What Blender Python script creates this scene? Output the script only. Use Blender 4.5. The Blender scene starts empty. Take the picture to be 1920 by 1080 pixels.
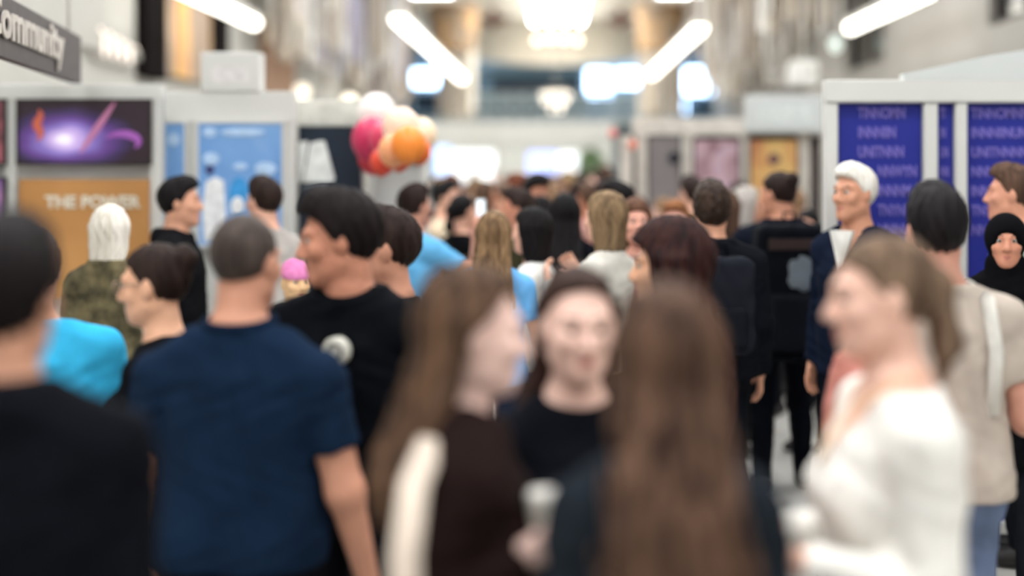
import bpy, bmesh, math, random
import numpy as np
from mathutils import Vector, Matrix

R = math.radians
rnd = random.Random(7)
COL = bpy.context.scene.collection
SC = bpy.context.scene

# ------------------------------------------------------------------ camera, world, exposure
FPX = 2667.0                    # focal length in pixels of the 1920 frame (50 mm on 36 mm)
VX, VY, CZ = 1040.0, 310.0, 1.87   # vanishing point in the photo, camera height
cd = bpy.data.cameras.new('camera')
cam = bpy.data.objects.new('camera', cd)
COL.objects.link(cam)
cam.location = (0, 0, CZ)
cam.rotation_euler = (R(90), 0, 0)
cd.sensor_width = 36.0
cd.lens = 50.0
cd.shift_x = (960.0 - VX) / 1920.0
cd.shift_y = (VY - 540.0) / 1920.0
cd.clip_start = 0.05
cd.clip_end = 200
cd.dof.use_dof = True
cd.dof.focus_distance = 5.35
cd.dof.aperture_fstop = 0.62
cd.dof.aperture_blades = 0
SC.camera = cam

w = bpy.data.worlds.new('hall_daylight')
SC.world = w
w.use_nodes = True
w.node_tree.nodes['Background'].inputs[0].default_value = (0.90, 0.95, 1.0, 1)
w.node_tree.nodes['Background'].inputs[1].default_value = 0.26
SC.view_settings.view_transform = 'Standard'
SC.view_settings.look = 'None'
SC.view_settings.gamma = 1.0
SC.view_settings.use_curve_mapping = False
SC.view_settings.exposure = 0.17
PANEL_E = 14.5                  # unseen ceiling panels added to light the hall
SC.cycles.use_denoising = True
SC.cycles.max_bounces = 6
SC.cycles.diffuse_bounces = 4


def W(px, py, Y):
    """world point seen at photo pixel (px, py) at depth Y"""
    return Vector(((px - VX) * Y / FPX, Y, CZ - (py - VY) * Y / FPX))


# ------------------------------------------------------------------ materials
def lin(c):
    c = c / 255.0
    return c / 12.92 if c <= 0.04045 else ((c + 0.055) / 1.055) ** 2.4


def rgb(c):
    return (lin(c[0]), lin(c[1]), lin(c[2]), 1.0)


MATS = {}


def mat(name, c, rough=0.7, metal=0.0, emit=0.0, var=0.12, scale=14.0, stretch=(1, 1, 1), c2=None, coord='Object', spec=0.3):
    key = (name, tuple(c), rough, metal, emit, var, scale, stretch, c2)
    if key in MATS:
        return MATS[key]
    m = bpy.data.materials.new(name)
    m.use_nodes = True
    nt = m.node_tree
    b = nt.nodes['Principled BSDF']
    b.inputs['Roughness'].default_value = rough
    b.inputs['Metallic'].default_value = metal
    b.inputs['Specular IOR Level'].default_value = spec
    tc = nt.nodes.new('ShaderNodeTexCoord')
    mp = nt.nodes.new('ShaderNodeMapping')
    mp.inputs['Scale'].default_value = stretch
    nz = nt.nodes.new('ShaderNodeTexNoise')
    nz.inputs['Scale'].default_value = scale
    nz.inputs['Detail'].default_value = 3.0
    rp = nt.nodes.new('ShaderNodeValToRGB')
    a = rgb(c)
    if c2 is None:
        lo = tuple(v * (1 - var) for v in a[:3]) + (1,)
        hi = tuple(min(1.0, v * (1 + var)) for v in a[:3]) + (1,)
    else:
        lo, hi = a, rgb(c2)
    rp.color_ramp.elements[0].position = 0.35
    rp.color_ramp.elements[1].position = 0.65
    rp.color_ramp.elements[0].color = lo
    rp.color_ramp.elements[1].color = hi
    nt.links.new(tc.outputs[coord], mp.inputs[0])
    nt.links.new(mp.outputs[0], nz.inputs['Vector'])
    nt.links.new(nz.outputs['Fac'], rp.inputs[0])
    nt.links.new(rp.outputs[0], b.inputs['Base Color'])
    if emit > 0:
        b.inputs['Emission Strength'].default_value = emit
        nt.links.new(rp.outputs[0], b.inputs['Emission Color'])
    MATS[key] = m
    return m


def fabric(c, name='fabric'):
    k = 0.68 if sum(c) < 330 else 1.0
    return mat(name, tuple(v * k for v in c), 0.95, var=0.10, scale=9.0, spec=0.06)


def hairmat(c, c2=None):
    if c2 is None:
        c2 = tuple(min(255, v * 1.2 + 5) for v in c)
    if sum(c) < 400:
        c, c2 = tuple(v * 0.80 for v in c), tuple(v * 0.88 for v in c2)
    return mat('hair', c, 0.6, c2=c2, scale=44.0, stretch=(1, 1, 0.035), spec=0.10)


def skin(c):
    return mat('skin', c, 0.55, var=0.06, scale=18.0, spec=0.35)


LIP = mat('lip_skin', (190, 118, 106), 0.45)
BROW = mat('brow_hair', (104, 78, 64), 0.8)

# ------------------------------------------------------------------ object helpers


def tag(o, label=None, cat=None, group=None, kind=None):
    if label:
        o['label'] = label
    if cat:
        o['category'] = cat
    if group:
        o['group'] = group
    if kind:
        o['kind'] = kind
    return o


def empty(name, loc, rz=0.0, s=1.0):
    o = bpy.data.objects.new(name, None)
    COL.objects.link(o)
    o.location = loc
    o.rotation_euler = (0, 0, rz)
    o.scale = (s, s, s)
    o.empty_display_size = 0.1
    return o


def thing(name, label, cat, loc=(0, 0, 0), rz=0.0, group=None, s=1.0):
    return tag(empty(name, loc, rz, s), label, cat, group)


def link_mesh(name, me, mats, parent=None, loc=None):
    o = bpy.data.objects.new(name, me)
    COL.objects.link(o)
    if parent is not None:
        o.parent = parent
    if loc is not None:
        o.location = loc
    if not isinstance(mats, (list, tuple)):
        mats = [mats]
    if len(me.materials) == 0:
        for m in mats:
            me.materials.append(m)
    else:
        for i, m in enumerate(mats):
            if me.materials[i] is not m:
                o.material_slots[i].link = 'OBJECT'
                o.material_slots[i].material = m
    return o


class MB:
    """collects shapes into one bmesh"""

    def __init__(self):
        self.bm = bmesh.new()

    def box(self, lo, hi, bevel=0.0):
        lo, hi = Vector(lo), Vector(hi)
        c = (lo + hi) / 2
        s = hi - lo
        r = bmesh.ops.create_cube(self.bm, size=1.0, matrix=Matrix.Translation(c) @ Matrix.Diagonal((abs(s.x), abs(s.y), abs(s.z), 1)))
        if bevel > 0:
            es = list({e for v in r['verts'] for e in v.link_edges})
            bmesh.ops.bevel(self.bm, geom=es, offset=bevel, segments=2, affect='EDGES', profile=0.5)
        return self

    def cyl(self, a, b, r, r2=None, seg=16):
        a, b = Vector(a), Vector(b)
        d = b - a
        q = d.to_track_quat('Z', 'Y').to_matrix().to_4x4()
        bmesh.ops.create_cone(self.bm, cap_ends=True, segments=seg, radius1=r, radius2=r if r2 is None else r2, depth=d.length,
                              matrix=Matrix.Translation((a + b) / 2) @ q)
        return self

    def ball(self, c, r, sx=1, sy=1, sz=1, sub=16):
        bmesh.ops.create_uvsphere(self.bm, u_segments=sub, v_segments=max(6, sub // 2), radius=r,
                                  matrix=Matrix.Translation(c) @ Matrix.Diagonal((sx, sy, sz, 1)))
        return self

    def tube(self, pts, r, seg=8, flat=None):
        """tube (or flat band if flat=(w, t)) along pts"""
        pts = [Vector(p) for p in pts]
        rings = []
        up = Vector((0, 1, 0.01))
        for i, p in enumerate(pts):
            t = (pts[min(i + 1, len(pts) - 1)] - pts[max(i - 1, 0)]).normalized()
            n = t.cross(up)
            if n.length < 1e-4:
                n = t.cross(Vector((1, 0, 0)))
            n.normalize()
            b = t.cross(n).normalized()
            ring = []
            for k in range(seg):
                a = 2 * math.pi * k / seg
                if flat:
                    off = n * (math.cos(a) * flat[0]) + b * (math.sin(a) * flat[1])
                else:
                    off = n * (math.cos(a) * r) + b * (math.sin(a) * r)
                ring.append(self.bm.verts.new(p + off))
            rings.append(ring)
        for i in range(len(rings) - 1):
            for k in range(seg):
                self.bm.faces.new((rings[i][k], rings[i][(k + 1) % seg], rings[i + 1][(k + 1) % seg], rings[i + 1][k]))
        self.bm.faces.new(rings[0][::-1])
        self.bm.faces.new(rings[-1])
        return self

    def prism(self, poly, y0, y1):
        """polygon given in (x, z), extruded from y0 to y1"""
        f = [self.bm.verts.new((x, y0, z)) for x, z in poly]
        b = [self.bm.verts.new((x, y1, z)) for x, z in poly]
        n = len(poly)
        self.bm.faces.new(f)
        self.bm.faces.new(b[::-1])
        for i in range(n):
            self.bm.faces.new((f[i], b[i], b[(i + 1) % n], f[(i + 1) % n]))
        return self

    def build(self, name, m, parent=None, smooth=False, loc=None):
        bmesh.ops.recalc_face_normals(self.bm, faces=self.bm.faces)
        me = bpy.data.meshes.new(name)
        self.bm.to_mesh(me)
        self.bm.free()
        if smooth:
            me.polygons.foreach_set('use_smooth', [True] * len(me.polygons))
        return link_mesh(name, me, m, parent, loc)


def struct(name, mb, m, parent=None, smooth=False):
    o = mb.build(name, m, parent, smooth)
    if parent is None:
        o['kind'] = 'structure'
    return o


def text(body, size, m, parent, loc, rot=(R(90), 0, 0), align='LEFT', name='lettering', extrude=0.004, sx=1.0, shear=0.0, offset=0.0):
    c = bpy.data.curves.new(name, 'FONT')
    c.body = body
    c.size = size
    c.align_x = align
    c.extrude = extrude
    c.shear = shear
    c.offset = offset
    c.resolution_u = 4
    tmp = bpy.data.objects.new(name + '_outline', c)
    me = bpy.data.meshes.new_from_object(tmp)
    bpy.data.objects.remove(tmp)
    me.materials.clear()
    me.name = name
    o = link_mesh(name, me, m, parent, loc)
    o.rotation_euler = rot
    o.scale = (sx, 1, 1)
    return o


def panel_emit(name, c, e):
    return mat(name, c, 0.5, emit=e, var=0.02)


# ------------------------------------------------------------------ hall shell
CREAM = mat('cream_plaster', (176, 174, 167), 0.85, var=0.04, scale=1.2)
WHITE = mat('white_laminate', (208, 208, 203), 0.5, var=0.02, scale=2.0)
WHITE_COOL = mat('white_board', (202, 206, 204), 0.5, var=0.02, scale=2.0)
GREYW = mat('grey_metal', (170, 166, 158), 0.4, metal=0.3, var=0.05)
HW = 4.6
CEILZ = 5.6
YF = 41.0

fl = mat('terrazzo_floor', (196, 194, 188), 0.32, var=0.06, scale=5.0, spec=0.4)
struct('floor', MB().box((-HW - 0.4, -4, -0.12), (HW + 0.4, YF + 1, 0.0)), fl)
struct('ceiling', MB().box((-HW - 0.4, -4, CEILZ), (HW + 0.4, YF + 1, CEILZ + 0.15)), mat('ceiling_paint', (228, 225, 216), 0.9, var=0.03))
wl = struct('wall_left', MB().box((-HW - 0.3, -4, 0), (-HW, YF, CEILZ)), CREAM)
struct('wall_back_unseen', MB().box((-HW - 0.4, -4.2, 0), (HW + 0.4, -4, CEILZ)), mat('grey_plaster', (120, 118, 114), 0.85, var=0.04, scale=1.0))  # unseen rear wall, added to block fill light from behind the camera
struct('trim_1', MB().box((-HW, 4, 3.02), (-HW + 0.06, YF, 3.10)), CREAM)

# right wall with two dark upper windows let into it
wr = MB()
yA0, yA1, yB0, yB1 = 13.2, 15.1, 19.9, 22.4
zw0, zw1 = 3.34, 5.0
wr.box((HW, -4, 0), (HW + 0.3, YF, zw0))
wr.box((HW, -4, zw1), (HW + 0.3, YF, CEILZ))
for a, b in ((-4, yA0), (yA1, yB0), (yB1, YF)):
    wr.box((HW, a, zw0), (HW + 0.3, b, zw1))
struct('wall_right', wr, mat('warm_plaster', (148, 144, 138), 0.85, var=0.05, scale=1.0))
DARKGLASS = mat('dark_window_glass', (26, 27, 28), 0.15, var=0.3, scale=2.0, spec=0.5)
DARKFR = mat('dark_frame', (44, 36, 32), 0.5)
for i, (a, b) in enumerate(((yA0, yA1), (yB0, yB1))):
    wn = struct('window_%d' % (i + 1), MB().box((HW + 0.12, a + 0.05, zw0 + 0.05), (HW + 0.16, b - 0.05, zw1 - 0.05)), DARKGLASS)
    f = MB()
    f.box((HW + 0.08, a, zw0), (HW + 0.2, a + 0.07, zw1)).box((HW + 0.08, b - 0.07, zw0), (HW + 0.2, b, zw1))
    f.box((HW + 0.08, a, zw0), (HW + 0.2, b, zw0 + 0.07)).box((HW + 0.08, a, zw1 - 0.07), (HW + 0.2, b, zw1))
    f.box((HW + 0.09, (a + b) / 2 - 0.03, zw0), (HW + 0.19, (a + b) / 2 + 0.03, zw1))
    f.build('window_frame', DARKFR, wn)

# far end: glazed lower front, gallery slab, upper window wall, curved fascia
BLUEG = mat('blue_grey_steel', (112, 140, 158), 0.5, var=0.08)
DARKB = mat('dark_blue_glass', (24, 38, 52), 0.2, var=0.3, scale=0.8, spec=0.5)
struct('wall_far', MB().box((-HW, YF + 0.3, 0), (HW, YF + 0.6, CEILZ)), mat('far_wall_paint', (84, 104, 118), 0.8, var=0.1, scale=0.6))
struct('gallery_slab', MB().box((-HW, YF - 1.2, 2.98), (HW, YF + 0.3, 3.18)), mat('gallery_edge', (178, 190, 194), 0.7))
# curved cream fascia under the ceiling, bulging toward the hall
fa = MB()
poly = []
for k in range(25):
    t = -1 + 2 * k / 24
    poly.append((t * 2.55, 37.2 + 1.3 * t * t))
vs = []
for (x, y) in poly:
    vs.append((fa.bm.verts.new((x, y, 4.50 + 0.32 * (x / 2.55) ** 2)), fa.bm.verts.new((x, y, CEILZ)), fa.bm.verts.new((x, y + 0.25, CEILZ)), fa.bm.verts.new((x, y + 0.25, 4.50 + 0.32 * (x / 2.55) ** 2))))
for a, b in zip(vs, vs[1:]):
    for k in range(4):
        fa.bm.faces.new((a[k], b[k], b[(k + 1) % 4], a[(k + 1) % 4]))
fa.bm.faces.new(vs[0][::-1])
fa.bm.faces.new(vs[-1])
struct('trim_2', fa, mat('cream_fascia', (232, 226, 214), 0.8, var=0.04), smooth=False)
struct('trim_3', MB().box((-2.6, 39.6, 4.30), (0.8, 39.9, 4.60)), BLUEG)
# upper window wall : bays
SKYGLOW = panel_emit('daylight_pane', (190, 222, 255), 8.0)
for i, (a, b, z0, z1, lit) in enumerate((
        (745, 775, 130, 215, 0), (768, 838, 128, 166, 1), (768, 838, 170, 215, 0), (880, 905, 140, 215, 0), (915, 1092, 142, 215, 0),
        (1096, 1150, 127, 190, 1), (1152, 1200, 127, 166, 1), (1262, 1340, 125, 180, 1), (1262, 1290, 182, 215, 1), (1295, 1345, 185, 215, 0))):
    Yw = YF - 0.1
    p0, p1 = W(a, z1, Yw), W(b, z0, Yw)
    wn = struct('window_%d' % (i + 3), MB().box((p0.x, Yw, max(p0.z, 3.2)), (p1.x, Yw + 0.06, p1.z)), SKYGLOW if lit else DARKB)
    f = MB()
    z0_ = max(p0.z, 3.2)
    for xx in (p0.x, p1.x - 0.06):
        f.box((xx, Yw - 0.06, z0_), (xx + 0.06, Yw + 0.1, p1.z))
    f.box((p0.x, Yw - 0.06, p1.z - 0.06), (p1.x, Yw + 0.1, p1.z)).box((p0.x, Yw - 0.06, z0_), (p1.x, Yw + 0.1, z0_ + 0.06))
    f.build('window_frame', BLUEG, wn)

bal = thing('balustrade', 'pale steel gallery railing with square posts under the dark upper windows', 'railing', (0, 39.85, 3.18))
RAIL = mat('pale_steel', (196, 210, 214), 0.45, var=0.05)
MB().box((-2.3, -0.04, 0.66), (2.3, 0.04, 0.74)).build('top_rail', RAIL, bal)
MB().box((-2.3, -0.03, 0.06), (2.3, 0.03, 0.12)).build('bottom_rail', RAIL, bal)
MB().box((-2.26, -0.008, 0.36), (2.26, 0.008, 0.62)).build('infill_panel', mat('railing_panel', (150, 172, 182), 0.3), bal)
post0 = None
for k in range(11):
    x = -2.25 + 0.45 * k
    if post0 is None:
        post0 = MB().box((-0.07, -0.035, 0), (0.07, 0.035, 0.66)).build('post', RAIL, bal, loc=(x, 0, 0))
    else:
        c = post0.copy()
        COL.objects.link(c)
        c.location = (x, 0, 0)

# ------------------------------------------------------------------ ceiling lighting
LAMP = panel_emit('added_lamp_diffuser', (246, 248, 250), PANEL_E)
LAMPW = panel_emit('light_tube', (255, 250, 238), 5.0)
BULB = panel_emit('bulb_glass', (255, 242, 222), 4.0)
FIX = mat('fixture_metal', (206, 202, 194), 0.4, metal=0.2)


def copy_tree(o, parent=None):
    c = o.copy()
    COL.objects.link(c)
    if parent is not None:
        c.parent = parent
    for ch in list(o.children):
        copy_tree(ch, c)
    return c


proto = None  # grid of unseen panels added overhead to light the hall and far fascia
for iy in range(10):
    for ix in (-2.9, 0.0, 2.9):
        loc = (ix, -2.2 + 3.6 * iy, CEILZ)
        if proto is None:
            proto = thing('added_ceiling_light', 'unseen square white light panel added in the ceiling over the aisle', 'ceiling light', loc, group='unseen added ceiling light panels')
            f = MB()
            f.box((-0.75, -0.75, -0.06), (0.75, -0.69, 0)).box((-0.75, 0.69, -0.06), (0.75, 0.75, 0))
            f.box((-0.75, -0.69, -0.06), (-0.69, 0.69, 0)).box((0.69, -0.69, -0.06), (0.75, 0.69, 0))
            f.build('frame', FIX, proto)
            MB().box((-0.69, -0.69, -0.035), (0.69, 0.69, -0.015)).build('diffuser', LAMP, proto)
        else:
            copy_tree(proto).location = loc

for gx in (-2.4, 2.4):  # hidden panels added behind the fascia to brighten the far gallery
    gl = copy_tree(proto)
    gl.location = (gx, 40.2, CEILZ)
    gl['label'] = 'hidden added light panel over the gallery, %s side' % ('left' if gx < 0 else 'right')

# the bright four-tube fitting at the far end of the ceiling
ft = thing('tube_light_bank', 'bright bank of four long white tubes on the ceiling at the far end', 'ceiling light', (0.07, 33.35, CEILZ))
MB().box((-0.78, -2.3, -0.05), (0.78, 2.3, 0.0)).build('housing', FIX, ft)
for k in range(4):
    MB().cyl((-0.57 + 0.38 * k, -2.2, -0.12), (-0.57 + 0.38 * k, 2.2, -0.12), 0.075).build('tube', panel_emit('bank_tube', (255, 250, 240), 22.0), ft)


def bar_light(x, y0, y1, z, label):
    t = thing('bar_light', label, 'light', (x, y0, z))
    L = y1 - y0
    MB().box((-0.07, 0, 0.03), (0.07, L, 0.12)).build('housing', FIX, t)
    MB().cyl((0, 0.02, 0), (0, L - 0.02, 0), 0.085).build('tube', LAMPW, t, smooth=False)
    for yy in (0.5, L - 0.5):
        MB().cyl((0, yy, 0.12), (0, yy, CEILZ - z), 0.012, seg=8).build('hanger', GREYW, t)


bar_light(-1.99, 18.0, 30.5, CZ + 1.86, 'long white light bar slanting above the aisle left of the bronze drum')
bar_light(1.93, 18.8, 28.3, CZ + 1.82, 'long white light bar slanting above the aisle right of the bronze drum')
bar_light(-4.05, 14.5, 19.2, CZ + 1.92, 'long white light bar high on the left beside the big painting')
bar_light(3.95, 15.0, 19.0, CZ + 1.84, 'long white light bar crossing the dark window high on the right')


def bulb_cluster(name, label, px, py, Y, pts, r, bm_):
    c = W(px, py, Y)
    t = thing(name, label, 'chandelier', c)
    mb = MB()
    top = CEILZ - c.z - (0.0 if Y > 35 or Y < 31.02 else 0.055)
    mb.cyl((0, 0, 0.18), (0, 0, top), 0.015, seg=8)
    mb.build('stem', GREYW, t)
    mb = MB()
    xs = [p[0] for p in pts]
    mb.cyl((min(xs), 0, 0.18), (max(xs), 0, 0.18), 0.02, seg=8)
    for x, z in pts:
        mb.cyl((x, 0, z), (x, 0, 0.18), 0.008, seg=6)
    mb.build('arm_bar', GREYW, t)
    b0 = None
    for x, z in pts:
        if b0 is None:
            b0 = MB().ball((0, 0, 0), r).build('bulb', bm_, t, smooth=True, loc=(x, 0, z))
        else:
            c2 = b0.copy()
            COL.objects.link(c2)
            c2.location = (x, 0, z)
    return t


bulb_cluster('bulb_pendant', 'row of four warm globe bulbs under the bright tube bank', 1045, 75, 36.3,
             [(-0.51, 0.0), (-0.17, 0.03), (0.17, 0.03), (0.51, 0.0)], 0.075, BULB)
bulb_cluster('chandelier', 'small chandelier of clustered globe bulbs in front of the gallery railing', 1042, 188, 31.0,
             [(-0.27, 0.1), (-0.14, 0.12), (0.0, 0.12), (0.14, 0.12), (0.27, 0.1), (-0.22, -0.02), (-0.06, -0.06), (0.1, -0.08), (0.2, -0.02), (-0.08, -0.2), (0.1, -0.2)], 0.055, panel_emit('dim_bulb', (255, 242, 226), 1.7))

# bronze drums
BRONZE = mat('bronze', (176, 140, 96), 0.45, metal=0.3, c2=(140, 124, 108), scale=2.2)
for px, lab in ((850, 'bronze drum shade hanging over the aisle beside the left light bar'), (1238, 'bronze drum shade hanging over the aisle beside the right light bar')):
    c = W(px, 95, 33)
    t = thing('drum_shade', lab, 'lamp shade', (c.x, 33, c.z))
    mb = MB()
    seg = 40
    ring = []
    for k in range(seg):
        a = 2 * math.pi * k / seg
        ca, sa = math.cos(a), math.sin(a)
        ring.append([mb.bm.verts.new((rr * ca, rr * sa, zz)) for rr, zz in ((0.50, 0), (0.60, 1.0), (0.57, 1.0), (0.47, 0))])
    for k in range(seg):
        a, b = ring[k], ring[(k + 1) % seg]
        for j in range(4):
            mb.bm.faces.new((a[j], b[j], b[(j + 1) % 4], a[(j + 1) % 4]))
    mb.build('shade', BRONZE, t, smooth=False)
    mb = MB()
    mb.cyl((-0.56, 0, 0.96), (0.56, 0, 0.96), 0.02, seg=8).cyl((0, -0.56, 0.96), (0, 0.56, 0.96), 0.02, seg=8).cyl((0, 0, 0.94), (0, 0, CEILZ - c.z), 0.02, seg=8)
    mb.build('hanger', GREYW, t)
    MB().ball((0, 0, 0.6), 0.12).build('bulb', panel_emit('amber_bulb', (255, 190, 110), 6.0), t, smooth=True)
for px, lab in ((925, 'small maroon lantern under brown ceiling box, left of the tube bank'), (1163, 'small maroon lantern under brown ceiling box, right of the tube bank')):
    c = W(px, 45, 34)
    t = thing('lantern', lab, 'lantern', (c.x, 34, c.z))
    MB().box((-0.36, -0.3, 0.04), (0.36, 0.3, 0.16), 0.02).build('ceiling_box', mat('brown_wood', (96, 74, 62), 0.6), t)
    MB().cyl((0, 0, 0.16), (0, 0, CEILZ - c.z), 0.05, seg=8).build('stem', DARKFR, t)
    MB().cyl((0, 0, -0.12), (0, 0, 0.04), 0.03, 0.12).cyl((0, 0, 0.16), (0, 0, 0.42), 0.10, 0.03).build('lantern_body', mat('maroon_glass', (96, 26, 30), 0.3), t)

# ------------------------------------------------------------------ hanging rod curtains
RODM = [mat('rod_champagne', (200, 189, 172), 0.5), mat('rod_silver', (204, 202, 198), 0.5), mat('rod_brown', (142, 126, 112), 0.6), mat('rod_white', (228, 225, 218), 0.5),
        mat('rod_taupe', (168, 158, 148), 0.6), mat('rod_lilac', (160, 157, 184), 0.5)]
rod_me = bpy.data.meshes.new('rod')
bm = bmesh.new()
bmesh.ops.create_cone(bm, cap_ends=True, segments=8, radius1=0.034, radius2=0.034, depth=1.0, matrix=Matrix.Translation((0, 0, -0.5)))
bm.to_mesh(rod_me)
bm.free()
rod_me.materials.append(RODM[0])


def rod_curtain(label, x0, x1, y0, y1, zl, zh, n, weights):
    t = thing('rod_chandelier', label, 'chandelier', ((x0 + x1) / 2, (y0 + y1) / 2, CEILZ))
    MB().box((x0 - (x0 + x1) / 2, y0 - (y0 + y1) / 2, -0.06), (x1 - (x0 + x1) / 2, y1 - (y0 + y1) / 2, 0)).build('canopy', FIX, t)
    for k in range(n):
        o = bpy.data.objects.new('rod', rod_me)
        COL.objects.link(o)
        o.parent = t
        u = rnd.random()
        o.location = ((u - 0.5) * (x1 - x0), (rnd.random() - 0.5) * (y1 - y0), -0.06)
        o.scale = (1, 1, CEILZ - 0.06 - rnd.uniform(zl, zh))
        m = rnd.choices(RODM, weights)[0]
        o.material_slots[0].link = 'OBJECT'
        o.material_slots[0].material = m


WL = (4, 3, 2, 3, 3, 1)
rod_curtain('hanging curtain of beige and silver rods over the dark lettered panel', -4.2, -3.3, 20.5, 24, 3.4, 4.6, 95, WL)
rod_curtain('hanging curtain of grey and lilac rods above the balloons', -4.2, -2.9, 25, 29, 3.2, 4.4, 95, (3, 3, 2, 2, 3, 3))
rod_curtain('hanging curtain of taupe rods farther along the left of the aisle', -4.25, -3.45, 30, 34, 3.1, 4.2, 95, (3, 3, 3, 2, 4, 1))
rod_curtain('beige bundle of long rods by the left end of the gallery railing', -2.85, -2.0, 34.8, 36.0, 3.0, 3.3, 95, (5, 3, 1, 2, 4, 0))
rod_curtain('hanging curtain of beige rods high over the white booths on the right', 2.6, 4.2, 19.5, 23, 3.7, 4.8, 95, (4, 3, 3, 4, 3, 0))
rod_curtain('hanging curtain of white and brown rods behind the right beige rods', 2.6, 4.3, 24.5, 28.5, 3.4, 4.5, 95, (3, 3, 4, 4, 3, 0))
rod_curtain('hanging curtain of taupe rods farther along the right of the aisle', 3.5, 4.3, 30, 34, 3.3, 4.3, 95, (3, 3, 3, 2, 4, 1))
rod_curtain('beige bundle of long rods by the right end of the gallery railing', 2.15, 3.15, 34.8, 36.0, 3.0, 3.3, 95, (5, 3, 1, 2, 4, 0))

# ------------------------------------------------------------------ objects on the walls
# tilted painting on the left wall
pt = thing('wall_painting', 'big dark-edged abstract painting with golden stripe, high on the left wall', 'painting', (-HW, 17.6, 0))


def art_material(name, stops, scale=1.5, kind='noise', stretch=(1, 1, 1), distort=1.0, emit=0.0):
    m = bpy.data.materials.new(name)
    m.use_nodes = True
    nt = m.node_tree
    b = nt.nodes['Principled BSDF']
    b.inputs['Roughness'].default_value = 0.45
    tc = nt.nodes.new('ShaderNodeTexCoord')
    mp = nt.nodes.new('ShaderNodeMapping')
    mp.inputs['Scale'].default_value = stretch
    nt.links.new(tc.outputs['Object'], mp.inputs[0])
    if kind == 'noise':
        n = nt.nodes.new('ShaderNodeTexNoise')
        n.inputs['Scale'].default_value = scale
        n.inputs['Detail'].default_value = 4
        n.inputs['Distortion'].default_value = distort
        out = n.outputs['Fac']
    elif kind == 'ellipse':
        nz = nt.nodes.new('ShaderNodeTexNoise')
        nz.inputs['Scale'].default_value = 1.6
        mx = nt.nodes.new('ShaderNodeVectorMath')
        mx.operation = 'MULTIPLY_ADD'
        mx.inputs[1].default_value = (distort, 0, distort)
        nt.links.new(mp.outputs[0], nz.inputs['Vector'])
        nt.links.new(nz.outputs['Color'], mx.inputs[0])
        nt.links.new(mp.outputs[0], mx.inputs[2])
        n = nt.nodes.new('ShaderNodeVectorMath')
        n.operation = 'LENGTH'
        nt.links.new(mx.outputs[0], n.inputs[0])
        out = n.outputs['Value']
    else:
        n = nt.nodes.new('ShaderNodeTexWave')
        n.wave_type = 'RINGS' if kind == 'rings' else 'BANDS'
        if kind == 'rings':
            n.rings_direction = 'Y'
        n.inputs['Scale'].default_value = scale
        n.inputs['Distortion'].default_value = distort
        n.inputs['Detail'].default_value = 3
        n.inputs['Detail Scale'].default_value = 1.2
        out = n.outputs['Fac']
    if kind != 'ellipse':
        nt.links.new(mp.outputs[0], n.inputs['Vector'])
    rp = nt.nodes.new('ShaderNodeValToRGB')
    els = rp.color_ramp.elements
    while len(els) < len(stops):
        els.new(0.5)
    for e, (p, c) in zip(els, stops):
        e.position = p
        e.color = rgb(c)
    nt.links.new(out, rp.inputs[0])
    nt.links.new(rp.outputs[0], b.inputs['Base Color'])
    if emit:
        b.inputs['Emission Strength'].default_value = emit
        nt.links.new(rp.outputs[0], b.inputs['Emission Color'])
    return m


PB = mat('painting_black', (18, 14, 14), 0.95, spec=0.03)
MB().box((0.0, -1.75, 2.93), (0.08, 1.75, 5.2)).build('canvas', art_material('painting_canvas', [(0.3, (38, 30, 30)), (0.45, (110, 98, 98)), (0.55, (150, 120, 84)), (0.7, (178, 150, 120))], 1.1, stretch=(1, 0.9, 0.35)), pt)
MB().box((0.0, -2.0, 2.85), (0.12, -1.15, 5.3)).box((0.0, 1.1, 2.85), (0.12, 2.0, 5.3)).box((0, -2.0, 5.2), (0.12, 2.0, 5.3)).build('frame', PB, pt)
MB().box((0.08, -0.65, 2.93), (0.095, -0.05, 5.2)).build('golden_stripe', art_material('painting_gold', [(0.35, (198, 120, 50)), (0.55, (206, 160, 66)), (0.7, (160, 110, 60))], 0.8), pt)
# wooden door-like panel on the left wall
wp = thing('wood_wall_panel', 'brown wood panel on the left wall above the blue poster booth', 'panel', (-HW, 23.4, 0))
MB().box((0, -1.3, 2.95), (0.07, 1.3, 4.15)).build('board', mat('brown_veneer', (156, 116, 82), 0.55, c2=(128, 94, 68), scale=6, stretch=(1, 4, 0.3)), wp)
MB().box((0.07, -1.3, 2.95), (0.09, -1.2, 4.15)).box((0.07, 1.2, 2.95), (0.09, 1.3, 4.15)).box((0.07, -0.05, 2.95), (0.09, 0.05, 4.15)).build('batten', mat('brown_batten', (140, 104, 76), 0.5), wp)

# glowing script sign on the left wall (unreadable loops)
ns = thing('neon_sign', 'white glowing handwritten loop sign beside the dark hanging sign', 'sign', (-HW + 0.05, 14.66, 0))
pts = []
for k in range(70):
    t = k / 69
    pts.append((0.04, -0.55 + 1.2 * t + 0.10 * math.sin(t * 26), 3.10 + 0.13 * math.cos(t * 26) * (1 - 0.3 * t) - 0.05 * t))
MB().tube(pts, 0.009).build('neon_tube', panel_emit('neon_tube', (255, 240, 228), 1.0), ns, smooth=True)
MB().box((-0.05, -0.6, 2.92), (-0.0, 0.7, 2.96)).build('backing_rail', GREYW, ns)

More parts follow.
